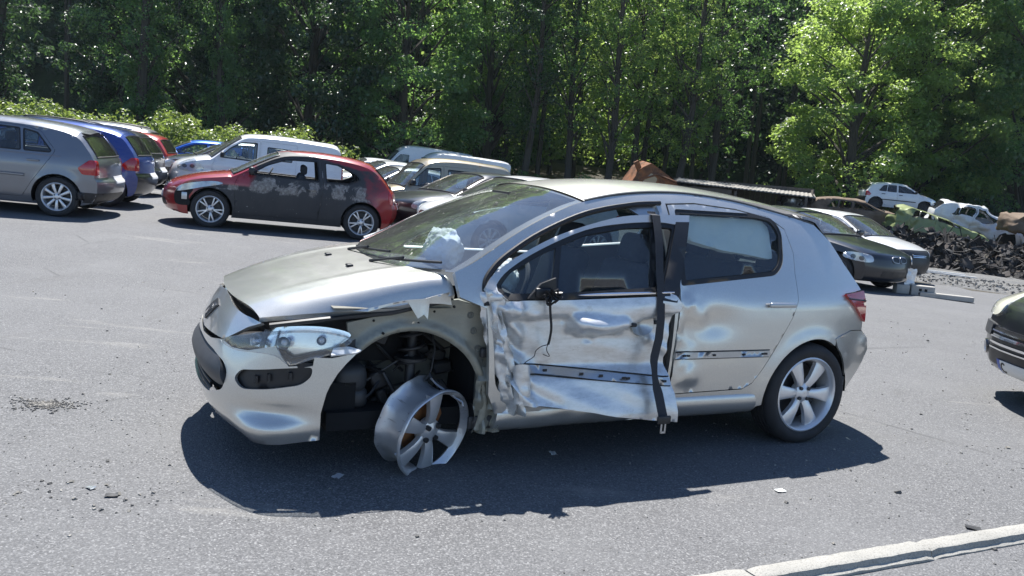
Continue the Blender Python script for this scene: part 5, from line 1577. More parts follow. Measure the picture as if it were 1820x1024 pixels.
B307 = scaled(HATCH, 4.2, kz=1.02, fo=.90, wb=2.61)
build_car('blue_hatchback', 'dark blue hatchback with damaged rear bumper behind the grey hatchback', B307, 'b307', (-9.15, 15.75), pi + .24, 'blue_dark_paint', group=GL, bumper='black_paint', style='nine')
build_car('black_hatchback', 'black hatchback between the dark blue and the small red car', HATCH, 'golf', (-10.35, 18.9), pi + .2, 'black_paint', group=GL, detail=1)
CLIO = scaled(HATCH, 3.82, kz=.97)
build_car('red_hatchback', 'small red hatchback parked in front of the bramble hedge', CLIO, 'clio', (-11.3, 22.5), pi + .2, 'red_paint', group=GL, detail=1)
build_car('white_hatchback', 'white car of which only the roof shows behind the grey hatchback', CLIO, 'clio', (-12.1, 19.2), pi + .2, 'white_paint', group=GL, detail=1)
ESTATE = scaled(HATCH, 4.5, kz=1.01, rw=(14, 16))
def roof_rails(root, g, z, y, u0, u1, mat='dark_metal'):
    for sg in (1, -1):
        m = MB(); m.tube(spline([(g.ox - u0, sg * y, z - .05), (g.ox - u0 - .12, sg * y, z + .02), (g.ox - (u0 + u1) / 2, sg * y, z + .045), (g.ox - u1 + .12, sg * y, z + .01), (g.ox - u1, sg * y, z - .06)], 5), .016, 6); m.build('roof_rail', mat, root)
r_, g_, *_ = build_car('navy_estate', 'dark blue car with roof rails standing behind the grey hatchback', ESTATE, 'estate', (-12.6, 21.3), pi + .2, 'navy_paint', group=GL, detail=1, zoff=.05)
roof_rails(r_, g_, 1.46, .56, 2.2, 3.8)
r_, g_, *_ = build_car('silver_estate', 'silver estate car with dark roof rails next to the bramble hedge', ESTATE, 'estate', (-12.6, 24.1), pi + .2, 'silver2_paint', group=GL, detail=1, zoff=.10)
roof_rails(r_, g_, 1.46, .56, 2.2, 3.8)
MEG = scaled(HATCH, 4.3, kz=1.0)
build_car('blue_car', 'bright blue car in front of the bramble hedge', MEG, 'meg', (-10.6, 27.3), pi + .3, 'blue_bright_paint', group=GM, detail=1, trim='blue_bright_paint', zoff=-.1)
build_car('dark_car', 'dark grey car left of the white van, its front panel missing', MEG, 'meg', (-8.0, 23.2), pi + .42, 'charcoal_paint', group=GM, detail=1, bumper='black_plastic')
# white delivery van
kv, kg, kfn, kp = build_car('white_van', 'white compact van parked behind the burnt red hatchback', VAN, 'kangoo', (-6.62, 21.0), pi + .35, 'white_paint', cat='van', group=GM, zoff=-.06)
# charred hatchback
alfa, ag, afn, apatch = build_car('scorched_hatchback', 'red hatchback burnt charcoal black along its side, windows gone', HATCH3, 'mito', (-4.19, 14.84), pi + .285, 'scorched_red', group=GM, drop_glass=('side', 'quarter'), style='ysplit')
# burnt-out wing ahead of the front wheel: dark patch paints the shaded hole
panel('burnt_wing_hole_shade', spline([(.30, .36), (.28, .56), (.42, .66), (.56, .62), (.50, .50), (.52, .36)], 4, True), afn(.006), 'dark_void', alfa, .05, thick=.006)
MB().rbox((ag.ox - .43, ag.S(.43, .50) + .012, .50), (.09, .02, .12), .012).build('washer_bottle', 'silver2_paint', alfa)
# row of cars with their noses to the lower left
build_car('white_saloon', 'white car whose roof shows right of the white compact van', scaled(HATCH, 4.3, kz=1.0), 'meg', (-5.55, 30.3), pi + .35, 'white_paint', group=GM, detail=1)
build_car('silver_hatchback', 'silver car behind the gold van, farther from the camera', B307, 'b307', (-4.42, 27.3), pi + .45, 'silver2_paint', group=GM, detail=1)
build_car('pale_hatchback', 'pale silver car directly behind the bonnet of the gold van', CLIO, 'clio', (-3.6, 24.3), pi + .48, 'silver2_paint', group=GM, detail=1)
build_car('gold_van', 'gold compact van with black door mirror in the middle row', VAN_OLD, 'kang1', (-2.13, 20.1), pi + .45, 'gold_paint', cat='van', group=GM, zoff=-.06)
D206 = scaled(HATCH, 4.0, kz=.97)
dh, dg, dfn, dp = build_car('black_small_car', 'black small car with pale headlight between the gold van and the white car', D206, 'd206', (-.88, 17.1), pi + .6, 'black_paint', group=GM)
wb_, wg_, wf_, wpch = build_car('white_broken_car', 'white car with crumpled wing parked just behind the silver wreck', CLIO, 'clio', (.05, 14.95), pi + .6, 'white_dirty', group=GM)
cs = MB()
for k in range(26):   # crumpled bright sheet at the base of its screen
    a = random.uniform(0, 6.3); c0 = Vector((wg_.ox - 1.0 + random.uniform(-.16, .16), .45 + random.uniform(-.2, .2), 1.03 + random.uniform(-.04, .1)))
    s_ = random.uniform(.06, .13); n_ = Vector((random.gauss(0, 1), random.gauss(0, 1), random.gauss(0, 1))).normalized(); e_ = n_.orthogonal().normalized(); f_ = n_.cross(e_)
    cs.add([c0 + e_ * s_, c0 + f_ * s_ * .7, c0 - e_ * s_ * .8, c0 - f_ * s_], [(0, 1, 2), (0, 2, 3)])
tag(cs.build('crumpled_sheet', 'silver2_paint', wb_), kind='stuff')
# two big white vans at the wood's edge
v1, vg, *_ = build_car('white_panel_van', 'tall white panel van in front, nearer of the two by the trees', BIGVAN, 'master', (-3.50, 38.5), pi + .3, 'white_paint', cat='van', group='white panel vans by the trees', detail=1, zoff=-.25)
build_car('white_panel_van', 'tall white panel van half hidden behind the nearer panel van', BIGVAN, 'master', (-5.5, 42.9), pi + .3, 'white_paint', cat='van', group='white panel vans by the trees', detail=1, zoff=-.1)

# ---- right hand side
bmw, bg, bfn, bpatch = build_car('black_saloon', 'black saloon with broken front bumper behind the silver wreck', SEDAN, 'e90', (6.15, 17.5), -.95, 'black_paint', group='cars by the scrap heap', style='five', rim='alloy_dark', plates=False, trim='black_paint')
for ch in [c for c in bmw.children_recursive if c.name.startswith('grille_bar')]:
    bpy.data.objects.remove(ch)
for sg in (1, -1):
    kd = spline([(sg * .03, .60), (sg * .03, .69), (sg * .10, .705), (sg * .22, .69), (sg * .23, .61), (sg * .10, .585)], 4, True)
    link('kidney_surround', bpatch(kd, (bg.ox, 0, 0), (-1, 0, 0), (0, 1, 0), .014, .02, .04, [inset(kd, .010)]), bmw, 'steel')
tn = MB()
tn.sheet(lambda a, b: (bg.ox - .02 + .06 * vnoise((a * 3, b * 4, 2)), .30 + .34 * a, .16 + .34 * b + .03 * vnoise((a * 5, b * 2, 7))), 6, 6)
tn.build('torn_bumper', 'white_dirty', bmw)
sh_, sg_, *_ = build_car('white_shattered_car', 'white car with shattered windscreen to the right of the black saloon', D206, 'd206', (7.95, 20.2), -.9, 'white_dirty', group='cars by the scrap heap', detail=1, bumper='black_plastic', plates=False)
def deform(root, fn):
    for ch in root.children_recursive:
        if ch.type == 'MESH' and ch.data.users == 1:
            M_ = Matrix.Identity(4); o = ch
            while o is not root and o is not None:
                M_ = o.matrix_local @ M_; o = o.parent
            Mi = M_.inverted()
            for v in ch.data.vertices:
                v.co = Mi @ fn(M_ @ v.co)
            ch.data.update()
def crumple(amp, fr, seed, squash=1.0, z0=.5, lean=0.0):
    def f(p):
        n = Vector((vnoise(p * fr + Vector((seed, 0, 0))), vnoise(p * fr + Vector((0, seed, 3))), vnoise(p * fr + Vector((5, 1, seed)))))
        q = p + n * amp + Vector((vnoise(p * fr * 2.7 + Vector((seed, 7, 0))), vnoise(p * fr * 2.7 + Vector((3, seed, 0))), vnoise(p * fr * 2.7))) * amp * .45
        z = q.z if q.z < z0 else z0 + (q.z - z0) * squash
        return Vector((q.x, q.y + lean * max(0, q.z - z0), z))
    return f
GW = 'wrecks on the scrap heap'
WK = dict(detail=0, wheels=False, plates=False, seats=False)
r_, *_ = build_car('burnt_tan_wreck', 'burnt tan car shell showing just above the black saloon', CLIO, 'clio', (8.35, 23.2), -.9, 'burnt_tan', group=GW, drop_glass=('side', 'quarter', 'windscreen', 'rear_window'), **WK)
deform(r_, crumple(.07, 1.6, 3.0, .85, .9))
cl, *_ = build_car('white_wreck', 'white hatchback sitting upright on top of the scrap heap', CLIO, 'clio', (19.2, 42.5), -.12, 'white_paint', group=GW, detail=1, wheels=True, rim='dark_metal', style='steel', zoff=1.62, plates=False, tilt=(0, .02), glassm='glass_dark', bumper='dark_metal')
sm__ = MB(); cg_ = _CG['clio']['g']
sm__.tube([(cg_.ox - u, -(cg_.S(u, .56) + .012), .56) for u in np.linspace(1.25, 3.0, 14)], .022, 6); sm__.build('side_moulding', 'black_plastic', cl)
r_, *_ = build_car('rusted_estate_wreck', 'rusty brown estate shell under the white hatchback on the heap', ESTATE, 'estate', (14.6, 36.3), -.1, 'burnt_shell', group=GW, drop_glass=('side', 'quarter', 'windscreen', 'rear_window'), zoff=.55, tilt=(0, .0), **WK)
deform(r_, crumple(.06, 1.3, 5.0, .9, .9))
r_, *_ = build_car('green_wreck', 'crushed lime green car below the white hatchback on the heap', HATCH, 'golf', (17.4, 34.6), -.32, 'green_paint', group=GW, drop_glass=('side', 'quarter', 'windscreen', 'rear_window'), zoff=.32, tilt=(0, .15), **dict(WK, wheels=True), rim='dark_metal', style='steel')
deform(r_, crumple(.20, 1.4, 9.0, .16, .58, .4))
r_, *_ = build_car('crushed_white_wreck', 'flattened white car with doors hanging loose on the heap', B307, 'b307', (20.2, 37.0), -.30, 'white_dirty', group=GW, drop_glass=('side', 'quarter', 'windscreen', 'rear_window'), zoff=.70, tilt=(0, .14), **WK)
deform(r_, crumple(.20, 1.5, 14.0, .34, .60, -.3))
r_, *_ = build_car('brown_wreck', 'burnt brown car body at the right end of the heap', HATCH, 'golf', (21.6, 33.4), pi + .15, 'burnt_shell', group=GW, drop_glass=('side', 'quarter', 'windscreen', 'rear_window'), zoff=.95, tilt=(0, -.1), **WK)
deform(r_, crumple(.20, 2.2, 21.0, .70, .8))
r_, *_ = build_car('grey_wreck', 'crushed grey car wreck beside the shed', CLIO, 'clio', (13.2, 37.0), -.2, 'silver2_paint', group=GW, drop_glass=('side', 'quarter', 'windscreen', 'rear_window'), zoff=.35, tilt=(0, .1), **WK)
deform(r_, crumple(.30, 1.3, 31.0, .55, .6))
# black car cut by the right edge
P4 = scaled(HATCH, 4.4, kz=1.03, W=1.82, head=[(-.62, .86), (-.40, .90), (-.04, .78), (.02, .66), (-.20, .62), (-.36, .68)], grille=[(-.42, .41), (.42, .41), (.40, .60), (-.40, .60)])
pg, pgg, pfn, ppatch = build_car('black_car', 'black car cut by the right edge with pale headlight and blue plate edge', P4, 'p407', (6.17, 6.25), 3.17, 'black_paint', lamp='lens_hazed', plates=False, trim='black_paint')
X0 = (pgg.ox, 0, 0)
for z in (.57, .525, .48, .435):
    link('chrome_slat', ppatch([(-.40, z - .006), (.40, z - .006), (.40, z + .006), (-.40, z + .006)], X0, (-1, 0, 0), (0, 1, 0), .022, .02), pg, 'chrome')
link('overrider', ppatch(rnd([(-.70, .52), (-.70, .62), (-.44, .62), (-.42, .52)], .03), X0, (-1, 0, 0), (0, 1, 0), .022, .03), pg, 'grey_plastic')
ring = [(-.58 + .062 * cos(a), .40 + .062 * sin(a)) for a in np.linspace(0, 2 * pi, 20, endpoint=False)]
fo_ = link('fog_lamp', ppatch(inset(ring, .012), X0, (-1, 0, 0), (0, 1, 0), .012, .02), pg, 'lamp_clear')
link('fog_lamp_ring', ppatch(ring, X0, (-1, 0, 0), (0, 1, 0), .020, .02, .02, [inset(ring, .014)]), pg, 'chrome')
PLT = [(-.26, .245), (.26, .245), (.26, .355), (-.26, .355)]
nplate = link('number_plate', ppatch(PLT, X0, (-1, 0, 0), (0, 1, 0), .018, .02), pg, 'white_plate')
link('plate_band', ppatch([(-.262, .244), (-.215, .244), (-.215, .356), (-.262, .356)], X0, (-1, 0, 0), (0, 1, 0), .021, .01), nplate, 'plate_blue')
cC = [(-.165 + .035 * cos(a), .30 + .042 * sin(a)) for a in np.linspace(.8, 2 * pi - .8, 14)] + [(-.165 + .022 * cos(a), .30 + .029 * sin(a)) for a in np.linspace(2 * pi - .8, .8, 14)]
link('plate_letter', ppatch(cC, X0, (-1, 0, 0), (0, 1, 0), .021, .004, .03), nplate, 'ink')

for sg in (-1, 1):   # the lamps wrap far round onto the front
    hp2 = spline([(sg * .80, .80), (sg * .82, .90), (sg * .66, .90), (sg * .46, .80), (sg * .44, .70), (sg * .62, .67), (sg * .78, .70)], 4, True)
    link('headlight_glass', ppatch(hp2, X0, (-1, 0, 0), (0, 1, 0), .018, .03), pg, 'lens_cream')
# ------------------------------------------------------------------ vegetation
def leaf_arrays(C, N, size, rng_, fold=.25, asp=.62):
    """C: leaf centres, N: leaf normals -> vertices and faces of little folded leaves"""
    n = len(C)
    r = rng_.normal(size=(n, 3))
    t = np.cross(N, r); t /= np.linalg.norm(t, axis=1)[:, None] + 1e-9
    b = np.cross(N, t)
    s = size * rng_.uniform(.6, 1.35, size=(n, 1))
    w = s * asp * .5
    p0 = C - t * s * .5; p2 = C + t * s * .5
    p1 = C + b * w + N * s * fold * .4; p3 = C - b * w + N * s * fold * .4
    V = np.stack([p0, p1, p2, p3], 1).reshape(-1, 3)
    k = np.arange(n)[:, None] * 4
    F_ = np.concatenate([k + np.array([[0, 1, 2]]), k + np.array([[0, 2, 3]])], 0)
    return V, F_

def np_mesh(name, V, F_, mat, smooth=False):
    me = bpy.data.meshes.new(name)
    me.vertices.add(len(V)); me.vertices.foreach_set('co', np.asarray(V, np.float32).ravel())
    m = F_.shape[1]
    me.loops.add(F_.size); me.loops.foreach_set('vertex_index', F_.astype(np.int32).ravel())
    me.polygons.add(len(F_)); me.polygons.foreach_set('loop_start', np.arange(0, F_.size, m, dtype=np.int32)); me.polygons.foreach_set('loop_total', np.full(len(F_), m, np.int32))
    me.update(calc_edges=True)
    me.materials.append(MATS[mat])
    return me

def clump_leaves(cent, rad, per, size, rg, flat=.6, up=.55):
    """leaf sprays round clump centres, thicker towards the clump's skin"""
    n = len(cent)
    idx = np.repeat(np.arange(n), per)
    d = rg.normal(size=(len(idx), 3)); d /= np.linalg.norm(d, axis=1)[:, None]
    rr = rg.uniform(.25, 1.0, size=(len(idx), 1)) ** .5
    C = cent[idx] + d * rr * rad[idx][:, None] * np.array([1, 1, flat])
    Nn = d * .7 + rg.normal(size=d.shape) * .55 + np.array([0, 0, up])
    Nn /= np.linalg.norm(Nn, axis=1)[:, None]
    return leaf_arrays(C, Nn, size, rg)

def crown_points(kind, rg):
    """clump centres and radii by habit"""
    if kind == 'broad':       # full spreading tree: tiers of leafy boughs down to the ground
        c, r = [], []
        ph = rg.uniform(0, 6.28, 3)
        for k in range(200):
            z = rg.uniform(.9, 14.0)
            th = rg.uniform(0, 2 * pi)
            R = 4.3 * math.sqrt(max(.05, 1 - ((z - 6.0) / 8.6) ** 2)) * (1 + .22 * sin(2 * th + ph[0]) + .18 * sin(3 * th + z * .5 + ph[1]) + .12 * sin(z * 1.6 + ph[2]))
            q = R * rg.uniform(.45, 1.0) ** .5
            c.append((q * cos(th), q * sin(th), z)); r.append(rg.uniform(.55, 1.15))
        return np.array(c), np.array(r)
    if kind == 'ash':         # slender, open crown
        m = 230
        z = 3.5 + 13.5 * rg.uniform(0, 1, size=m) ** .75
        th = rg.uniform(0, 2 * pi, size=m); q = rg.uniform(.2, 1, size=m) ** .6 * (1.1 + 1.5 * np.clip((z - 2) / 9, 0, 1))
        return np.stack([q * np.cos(th), q * np.sin(th), z], 1), rg.uniform(.25, .6, size=m)
    if kind == 'wood':        # tall forest edge tree hung with ivy
        m = 420
        z = rg.uniform(1.0, 18, size=m)
        th = rg.uniform(0, 2 * pi, size=m); q = rg.uniform(.1, 1, size=m) * (1.2 + 1.6 * (.5 + .5 * np.sin(z * 1.1 + rg.uniform(0, 6))))
        q *= np.where(z < 4, .8, 1)
        return np.stack([q * np.cos(th), q * np.sin(th), z], 1), rg.uniform(.28, .7, size=m)
    if kind == 'shrub':
        m = 90
        d = rg.normal(size=(m, 3)); d /= np.linalg.norm(d, axis=1)[:, None]; d[:, 2] = np.abs(d[:, 2])
        return d * rg.uniform(.5, 1.0, size=(m, 1)) * np.array([1.5, 1.2, 1.9]) + np.array([0, 0, .1]), rg.uniform(.22, .42, size=m)

def trunk_mesh(kind, c, rg, name='trunk'):
    m = MB()
    H = {'broad': 11.0, 'ash': 17.0, 'wood': 18.0, 'shrub': 1.2}[kind]
    r0 = {'broad': .34, 'ash': .21, 'wood': .28, 'shrub': .05}[kind]
    lean = rg.uniform(-.05, .05, 2)
    path = [Vector((lean[0] * z + .10 * sin(z * .6 + lean[0] * 90), lean[1] * z + .10 * cos(z * .5), z - .3)) for z in np.linspace(0, H, 9)]
    m.tube(path, [r0 * (1.35 if i == 0 else 1) * (1 - .85 * i / 8) + .02 for i in range(9)], 8)
    pick = rg.choice(len(c), size=min(len(c), {'broad': 46, 'ash': 34, 'wood': 30, 'shrub': 14}[kind]), replace=False)
    for k in pick:
        e = Vector(c[k])
        zb = max(.4, min(H * .9, e.z - rg.uniform(.4, 2.2) - .35 * math.hypot(e.x, e.y)))
        b = path[0].lerp(path[-1], min(1, zb / H)); b.z = zb
        mid = b.lerp(e, .5) + Vector((rg.uniform(-.2, .2), rg.uniform(-.2, .2), .25))
        rb = r0 * (1 - .8 * zb / H) * .38 + .01
        m.tube([b, mid, e], [rb, rb * .6, .012], 5, cap=False)
    return m

_TREES = {}
SPEC = {'broad': (210, .19), 'ash': (56, .145), 'wood': (58, .15), 'shrub': (70, .12)}
def tree_data(kind, var, mat):
    key = (kind, var, mat)
    if key not in _TREES:
        rg = np.random.default_rng(sum(map(ord, kind)) * 7 + var * 131)
        c, r = crown_points(kind, rg)
        per, size = SPEC[kind]
        V, F_ = clump_leaves(c, r, per, size, rg, .5 if kind == 'broad' else .65, .9 if kind == 'broad' else .6)
        cm = np_mesh('crown', V, F_, mat)
        t_ = trunk_mesh(kind, c, rg).build('trunk', 'bark')
        COL.objects.unlink(t_)
        _TREES[key] = (cm, t_.data)
    return _TREES[key]

def plant(name, label, kind, var, mat, x, y, s=1.0, sz=None, rz=None, group=None, cat='tree', z=None):
    cm, tm = tree_data(kind, var, mat)
    o = empty(name, (x, y, ground_z(x, y) - .05 if z is None else z), random.uniform(0, 6.28) if rz is None else rz)
    o.scale = (s, s, sz or s)
    tag(o, label, cat, group)
    link('crown', cm, o); link('trunk' if kind != 'shrub' else 'stems', tm, o)
    return o
GT = 'trees along the edge of the wood'
# left: dark wood
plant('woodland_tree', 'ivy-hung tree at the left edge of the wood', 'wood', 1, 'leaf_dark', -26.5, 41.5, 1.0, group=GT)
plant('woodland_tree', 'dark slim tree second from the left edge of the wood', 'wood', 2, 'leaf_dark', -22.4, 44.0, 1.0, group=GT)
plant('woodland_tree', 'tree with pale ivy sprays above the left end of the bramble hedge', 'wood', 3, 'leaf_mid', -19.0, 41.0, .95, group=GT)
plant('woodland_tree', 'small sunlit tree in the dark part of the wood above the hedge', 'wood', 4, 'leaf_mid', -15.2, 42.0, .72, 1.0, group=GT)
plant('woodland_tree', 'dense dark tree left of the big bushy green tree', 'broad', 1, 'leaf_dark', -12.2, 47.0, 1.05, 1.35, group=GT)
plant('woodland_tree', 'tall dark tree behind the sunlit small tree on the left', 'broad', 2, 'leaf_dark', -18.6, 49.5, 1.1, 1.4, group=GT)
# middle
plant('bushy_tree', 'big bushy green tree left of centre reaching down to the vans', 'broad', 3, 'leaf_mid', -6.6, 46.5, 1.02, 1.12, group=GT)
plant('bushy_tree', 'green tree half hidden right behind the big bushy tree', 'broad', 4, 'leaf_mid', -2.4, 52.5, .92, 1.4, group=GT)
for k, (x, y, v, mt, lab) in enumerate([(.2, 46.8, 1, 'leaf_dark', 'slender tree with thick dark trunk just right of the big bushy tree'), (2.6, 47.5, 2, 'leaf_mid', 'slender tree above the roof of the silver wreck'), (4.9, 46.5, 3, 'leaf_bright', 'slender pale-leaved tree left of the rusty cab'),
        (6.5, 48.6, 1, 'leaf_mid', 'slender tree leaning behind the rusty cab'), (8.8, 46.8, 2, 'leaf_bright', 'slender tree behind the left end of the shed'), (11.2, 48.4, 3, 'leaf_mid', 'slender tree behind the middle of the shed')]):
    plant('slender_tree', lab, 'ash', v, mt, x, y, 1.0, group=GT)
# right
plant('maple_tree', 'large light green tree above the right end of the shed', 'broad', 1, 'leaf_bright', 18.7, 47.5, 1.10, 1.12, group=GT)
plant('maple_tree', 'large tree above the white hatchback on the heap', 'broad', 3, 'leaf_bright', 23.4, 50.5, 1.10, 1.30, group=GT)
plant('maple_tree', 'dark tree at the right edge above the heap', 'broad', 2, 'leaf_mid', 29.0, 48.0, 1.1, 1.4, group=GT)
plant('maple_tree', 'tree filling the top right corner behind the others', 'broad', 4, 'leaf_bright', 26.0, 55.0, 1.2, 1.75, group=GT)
# low growth at the foot of the wood
GS = 'shrubs at the foot of the wood'
for (x, y, s, v, mt, lab) in [(12.4, 43.0, 1.15, 1, 'leaf_bright', 'sunlit shrub directly behind the shed roof'), (8.6, 43.5, .95, 2, 'leaf_mid', 'shrub between the rusty cab and the shed'), (3.2, 42.5, .9, 1, 'leaf_mid', 'shrub left of the rusty cab'),
        (.2, 43.0, .9, 2, 'leaf_mid', 'shrub behind the roof of the gold van'), (-9.2, 44.8, 1.2, 1, 'leaf_mid', 'shrub left of the white panel vans'), (15.5, 46.0, 1.1, 2, 'leaf_mid', 'shrub left of the white hatchback on the heap'), (25.0, 45.5, 1.3, 1, 'leaf_dark', 'dark shrub above the crushed white car')]:
    plant('shrub', lab, 'shrub', v, mt, x, y, s, group=GS, cat='shrub')

# deeper wood that reads as one mass
rg = np.random.default_rng(5)
for nm_, mt_, spans, cnt, lab_ in (('far_woodland', 'leaf_dark', ((-42, -4), (13, 50)), 38, 'dark mass of trees deeper in the wood'), ('sunlit_woodland', 'leaf_bright', ((-5, 14),), 15, 'sunlit foliage glowing behind the slender trunks')):  # depth shade and backlight are put into the two leaf colours
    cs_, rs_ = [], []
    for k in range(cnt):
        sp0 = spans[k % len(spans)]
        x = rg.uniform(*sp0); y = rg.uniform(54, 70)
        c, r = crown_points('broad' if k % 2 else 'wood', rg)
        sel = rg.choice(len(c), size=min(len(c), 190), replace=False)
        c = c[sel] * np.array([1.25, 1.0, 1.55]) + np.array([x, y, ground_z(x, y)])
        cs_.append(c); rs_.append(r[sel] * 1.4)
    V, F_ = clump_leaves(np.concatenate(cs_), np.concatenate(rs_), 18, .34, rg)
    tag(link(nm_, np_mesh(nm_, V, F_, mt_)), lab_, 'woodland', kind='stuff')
tk = MB()
for k in range(46):
    x = rg.uniform(-34, 40); y = rg.uniform(51, 62); z = ground_z(x, y)
    lx = rg.uniform(-1.2, 1.2)
    tk.tube([(x, y, z - .3), (x + lx * .4, y, z + 7), (x + lx, y, z + 16)], [rg.uniform(.12, .24), .13, .06], 6)
tag(tk.build('far_trunks', 'bark'), 'dark trunks deeper in the wood', 'woodland', kind='stuff')
hx = np.linspace(-160, 170, 34); hy = np.linspace(66, 150, 16)
t = NT('hill_cover'); p = t.pos(); n1 = t.noise(p, .6, 8, .7)
t.bsdf(t.mix(t.ramp(n1, [(.35, 0.0), (.65, 1.0)]), (.012, .022, .008), (.04, .07, .018)), .9, 0, t.bump(n1, 1.0, .6)); t.done('hill_cover')
def hill_z(x, y): return ground_z(x, y) - .5 + 62 * (1 - math.exp(-(y - 66) / 26)) + 1.5 * vnoise((x * .2, y * .2, 0))
grid_ground('wooded_hill', list(hx), list(hy), hill_z, 'hill_cover')
hc, hr = [], []
for k in range(2600):
    x = rg.uniform(-75, 80); y = rg.uniform(67, 125)
    hc.append((x, y, hill_z(x, y) + rg.uniform(0, 5.5))); hr.append(rg.uniform(1.2, 2.4))
V, F_ = clump_leaves(np.array(hc), np.array(hr), 34, .75, rg, .6, .8)
tag(link('hill_woodland', np_mesh('hill_woodland', V, F_, 'leaf_mid')), 'tree canopy covering the hillside behind the yard', 'woodland', kind='stuff')

# bramble hedge, banked up along the left
bc, br_ = [], []
for k in range(620):
    t_ = rg.uniform(0, 1)
    x = -24 + 17.4 * t_; y = 29.3 + 2.2 * t_ + rg.uniform(-1.0, 1.6)
    top = 2.02 + .22 * sin(t_ * 23) + .16 * sin(t_ * 51 + 1) - .25 * max(0, t_ - .78) / .22
    z = ground_z(x, y) + rg.uniform(.1, 1) ** .5 * top * (1 - .25 * abs((y - 29.6 - 2.2 * t_) / 1.6))
    bc.append((x, y, z)); br_.append(rg.uniform(.22, .50))
HD = empty('bramble_hedge', (-15, 30, ground_z(-15, 30)))
tag(HD, 'sunlit bramble hedge running behind the parked cars on the left', 'hedge')
V, F_ = clump_leaves(np.array(bc) - np.array(HD.location), np.array(br_), 52, .125, rg, .75, .8)
link('foliage', np_mesh('foliage', V, F_, 'leaf_bramble'), HD)
stm = MB()
for k in range(70):
    t_ = rg.uniform(0, 1); x = -24 + 17.4 * t_ + 15; y = 29.3 + 2.2 * t_ - 30 + rg.uniform(-.6, .8); a = rg.uniform(0, 6.28)
    hh = rg.uniform(1.3, 2.3)
    stm.tube([(x, y, 0), (x + .3 * cos(a), y + .3 * sin(a), hh * .7), (x + .9 * cos(a), y + .7 * sin(a), hh)], [.012, .009, .004], 4, cap=False)
stm.build('stems', 'bark', HD)

# ------------------------------------------------------------------ scrap heap, shed, rusty cab, gravel
def heap_z(x, y):
    t1 = min(max((y - (26.2 - .28 * (x - 11.0))) / 7.0, 0), 1); t2 = min(max((x - 9.8) / 4.0, 0), 1)
    s = t1 * t1 * (3 - 2 * t1) * t2
    return ground_z(x, y) - .08 + s * (.66 + .2 * sin(x * .9) + .2 * sin(y * .7))
grid_ground('heap_mound', list(np.linspace(8, 40, 45)), list(np.linspace(14, 47, 40)), lambda x, y: heap_z(x, y) + (.10 * vnoise((x * 1.1, y * 1.1, 3)) if heap_z(x, y) > ground_z(x, y) + .1 else 0) , 'dirt_ground')
sv, sf = [], []
sc_ = MB()
for k in range(4600):
    x = rg.uniform(10.6, 30); y = 25.6 - .28 * (x - 11) + abs(rg.normal(0, 5.0))
    if y > 45: continue
    z = heap_z(x, y) + rg.uniform(-.08, .16)
    R_ = Matrix.Rotation(rg.uniform(0, 6.3), 3, 'Z') @ Matrix.Rotation(rg.normal(0, .6), 3, 'X') @ Matrix.Rotation(rg.normal(0, .6), 3, 'Y')
    ty = rg.choice([0, 0, 0, 1, 1, 1, 2, 2, 2, 3, 4] if rg.random() < .4 else [0, 1, 2])
    if ty <= 1:      # bent sheet
        w, l = rg.uniform(.10, .42), rg.uniform(.2, 1.0); sd = rg.uniform(0, 50)
        sc_.sheet(lambda a, b: R_ @ Vector(((a - .5) * l, (b - .5) * w, .30 * vnoise((a * 2.5 + sd, b * 2, sd)))) + Vector((x, y, z)), 5, 3, False)
    elif ty == 2:
        l = rg.uniform(.3, 1.6); q = Vector((x, y, z))
        sc_.tube([q + R_ @ Vector((-l / 2, 0, 0)), q + R_ @ Vector((-l * .2, rg.normal(0, .12), rg.normal(0, .12))), q + R_ @ Vector((l * .2, rg.normal(0, .12), rg.normal(0, .12))), q + R_ @ Vector((l / 2, 0, 0))], rg.uniform(.005, .022), 4)
    elif ty == 3:
        sc_.rbox((x, y, z), (rg.uniform(.06, .24), rg.uniform(.06, .18), rg.uniform(.05, .14)), .015, 1, R_)
    else:
        k0 = len(sc_.v); rr = rg.uniform(.12, .27)
        sc_.lathe([(rr * .55, -.08), (rr, -.07), (rr, .07), (rr * .55, .08)], 12)
        for i in range(k0, len(sc_.v)): sc_.v[i] = tuple(R_ @ Vector(sc_.v[i]) + Vector((x, y, z)))
tag(sc_.build('scrap_heap', 'scrap'), 'long heap of crushed rusty car parts under the wrecks', 'scrap heap', kind='stuff')

# gravel strip in front of the heap
def grv_z(x, y): return ground_z(x, y) + .02 + .05 * max(0, vnoise((x * 1.3, y * 1.6, 4))) + .03 * vnoise((x * 4, y * 4, 1))
gv, gf = [], []
gx = np.linspace(0, 1, 60); gy = np.linspace(0, 1, 22)
for b in gy:
    for a in gx:
        x = 8.0 + 24 * a
        y0 = 20.6 - .48 * (x - 8.0) + .35 * vnoise((x * .8, 1, 1)); y1 = 27.5 - .28 * (x - 11)
        y = y0 + (y1 - y0) * b
        gv.append((x, y, grv_z(x, y) - (.06 if b == 0 else 0)))
n_ = len(gx)
gf = [(j * n_ + i, j * n_ + i + 1, (j + 1) * n_ + i + 1, (j + 1) * n_ + i) for j in range(len(gy) - 1) for i in range(n_ - 1)]
tag(link('gravel_strip', mesh('gravel_strip', gv, gf), None, 'gravel_ground'), kind='structure')
gs_ = MB()
for k in range(1400):
    x = rg.uniform(8.6, 18); y = 20.4 - .48 * (x - 8) + rg.uniform(0, 4.5)
    s_ = rg.uniform(.015, .05)
    gs_.box((x, y, grv_z(x, y) + s_ * .3), (s_ * 1.4, s_, s_ * .8), Matrix.Rotation(rg.uniform(0, 3), 3, 'Z'), .6)
tag(gs_.build('loose_stones', 'stones'), 'loose stones scattered on the gravel by the heap', 'gravel', kind='stuff')

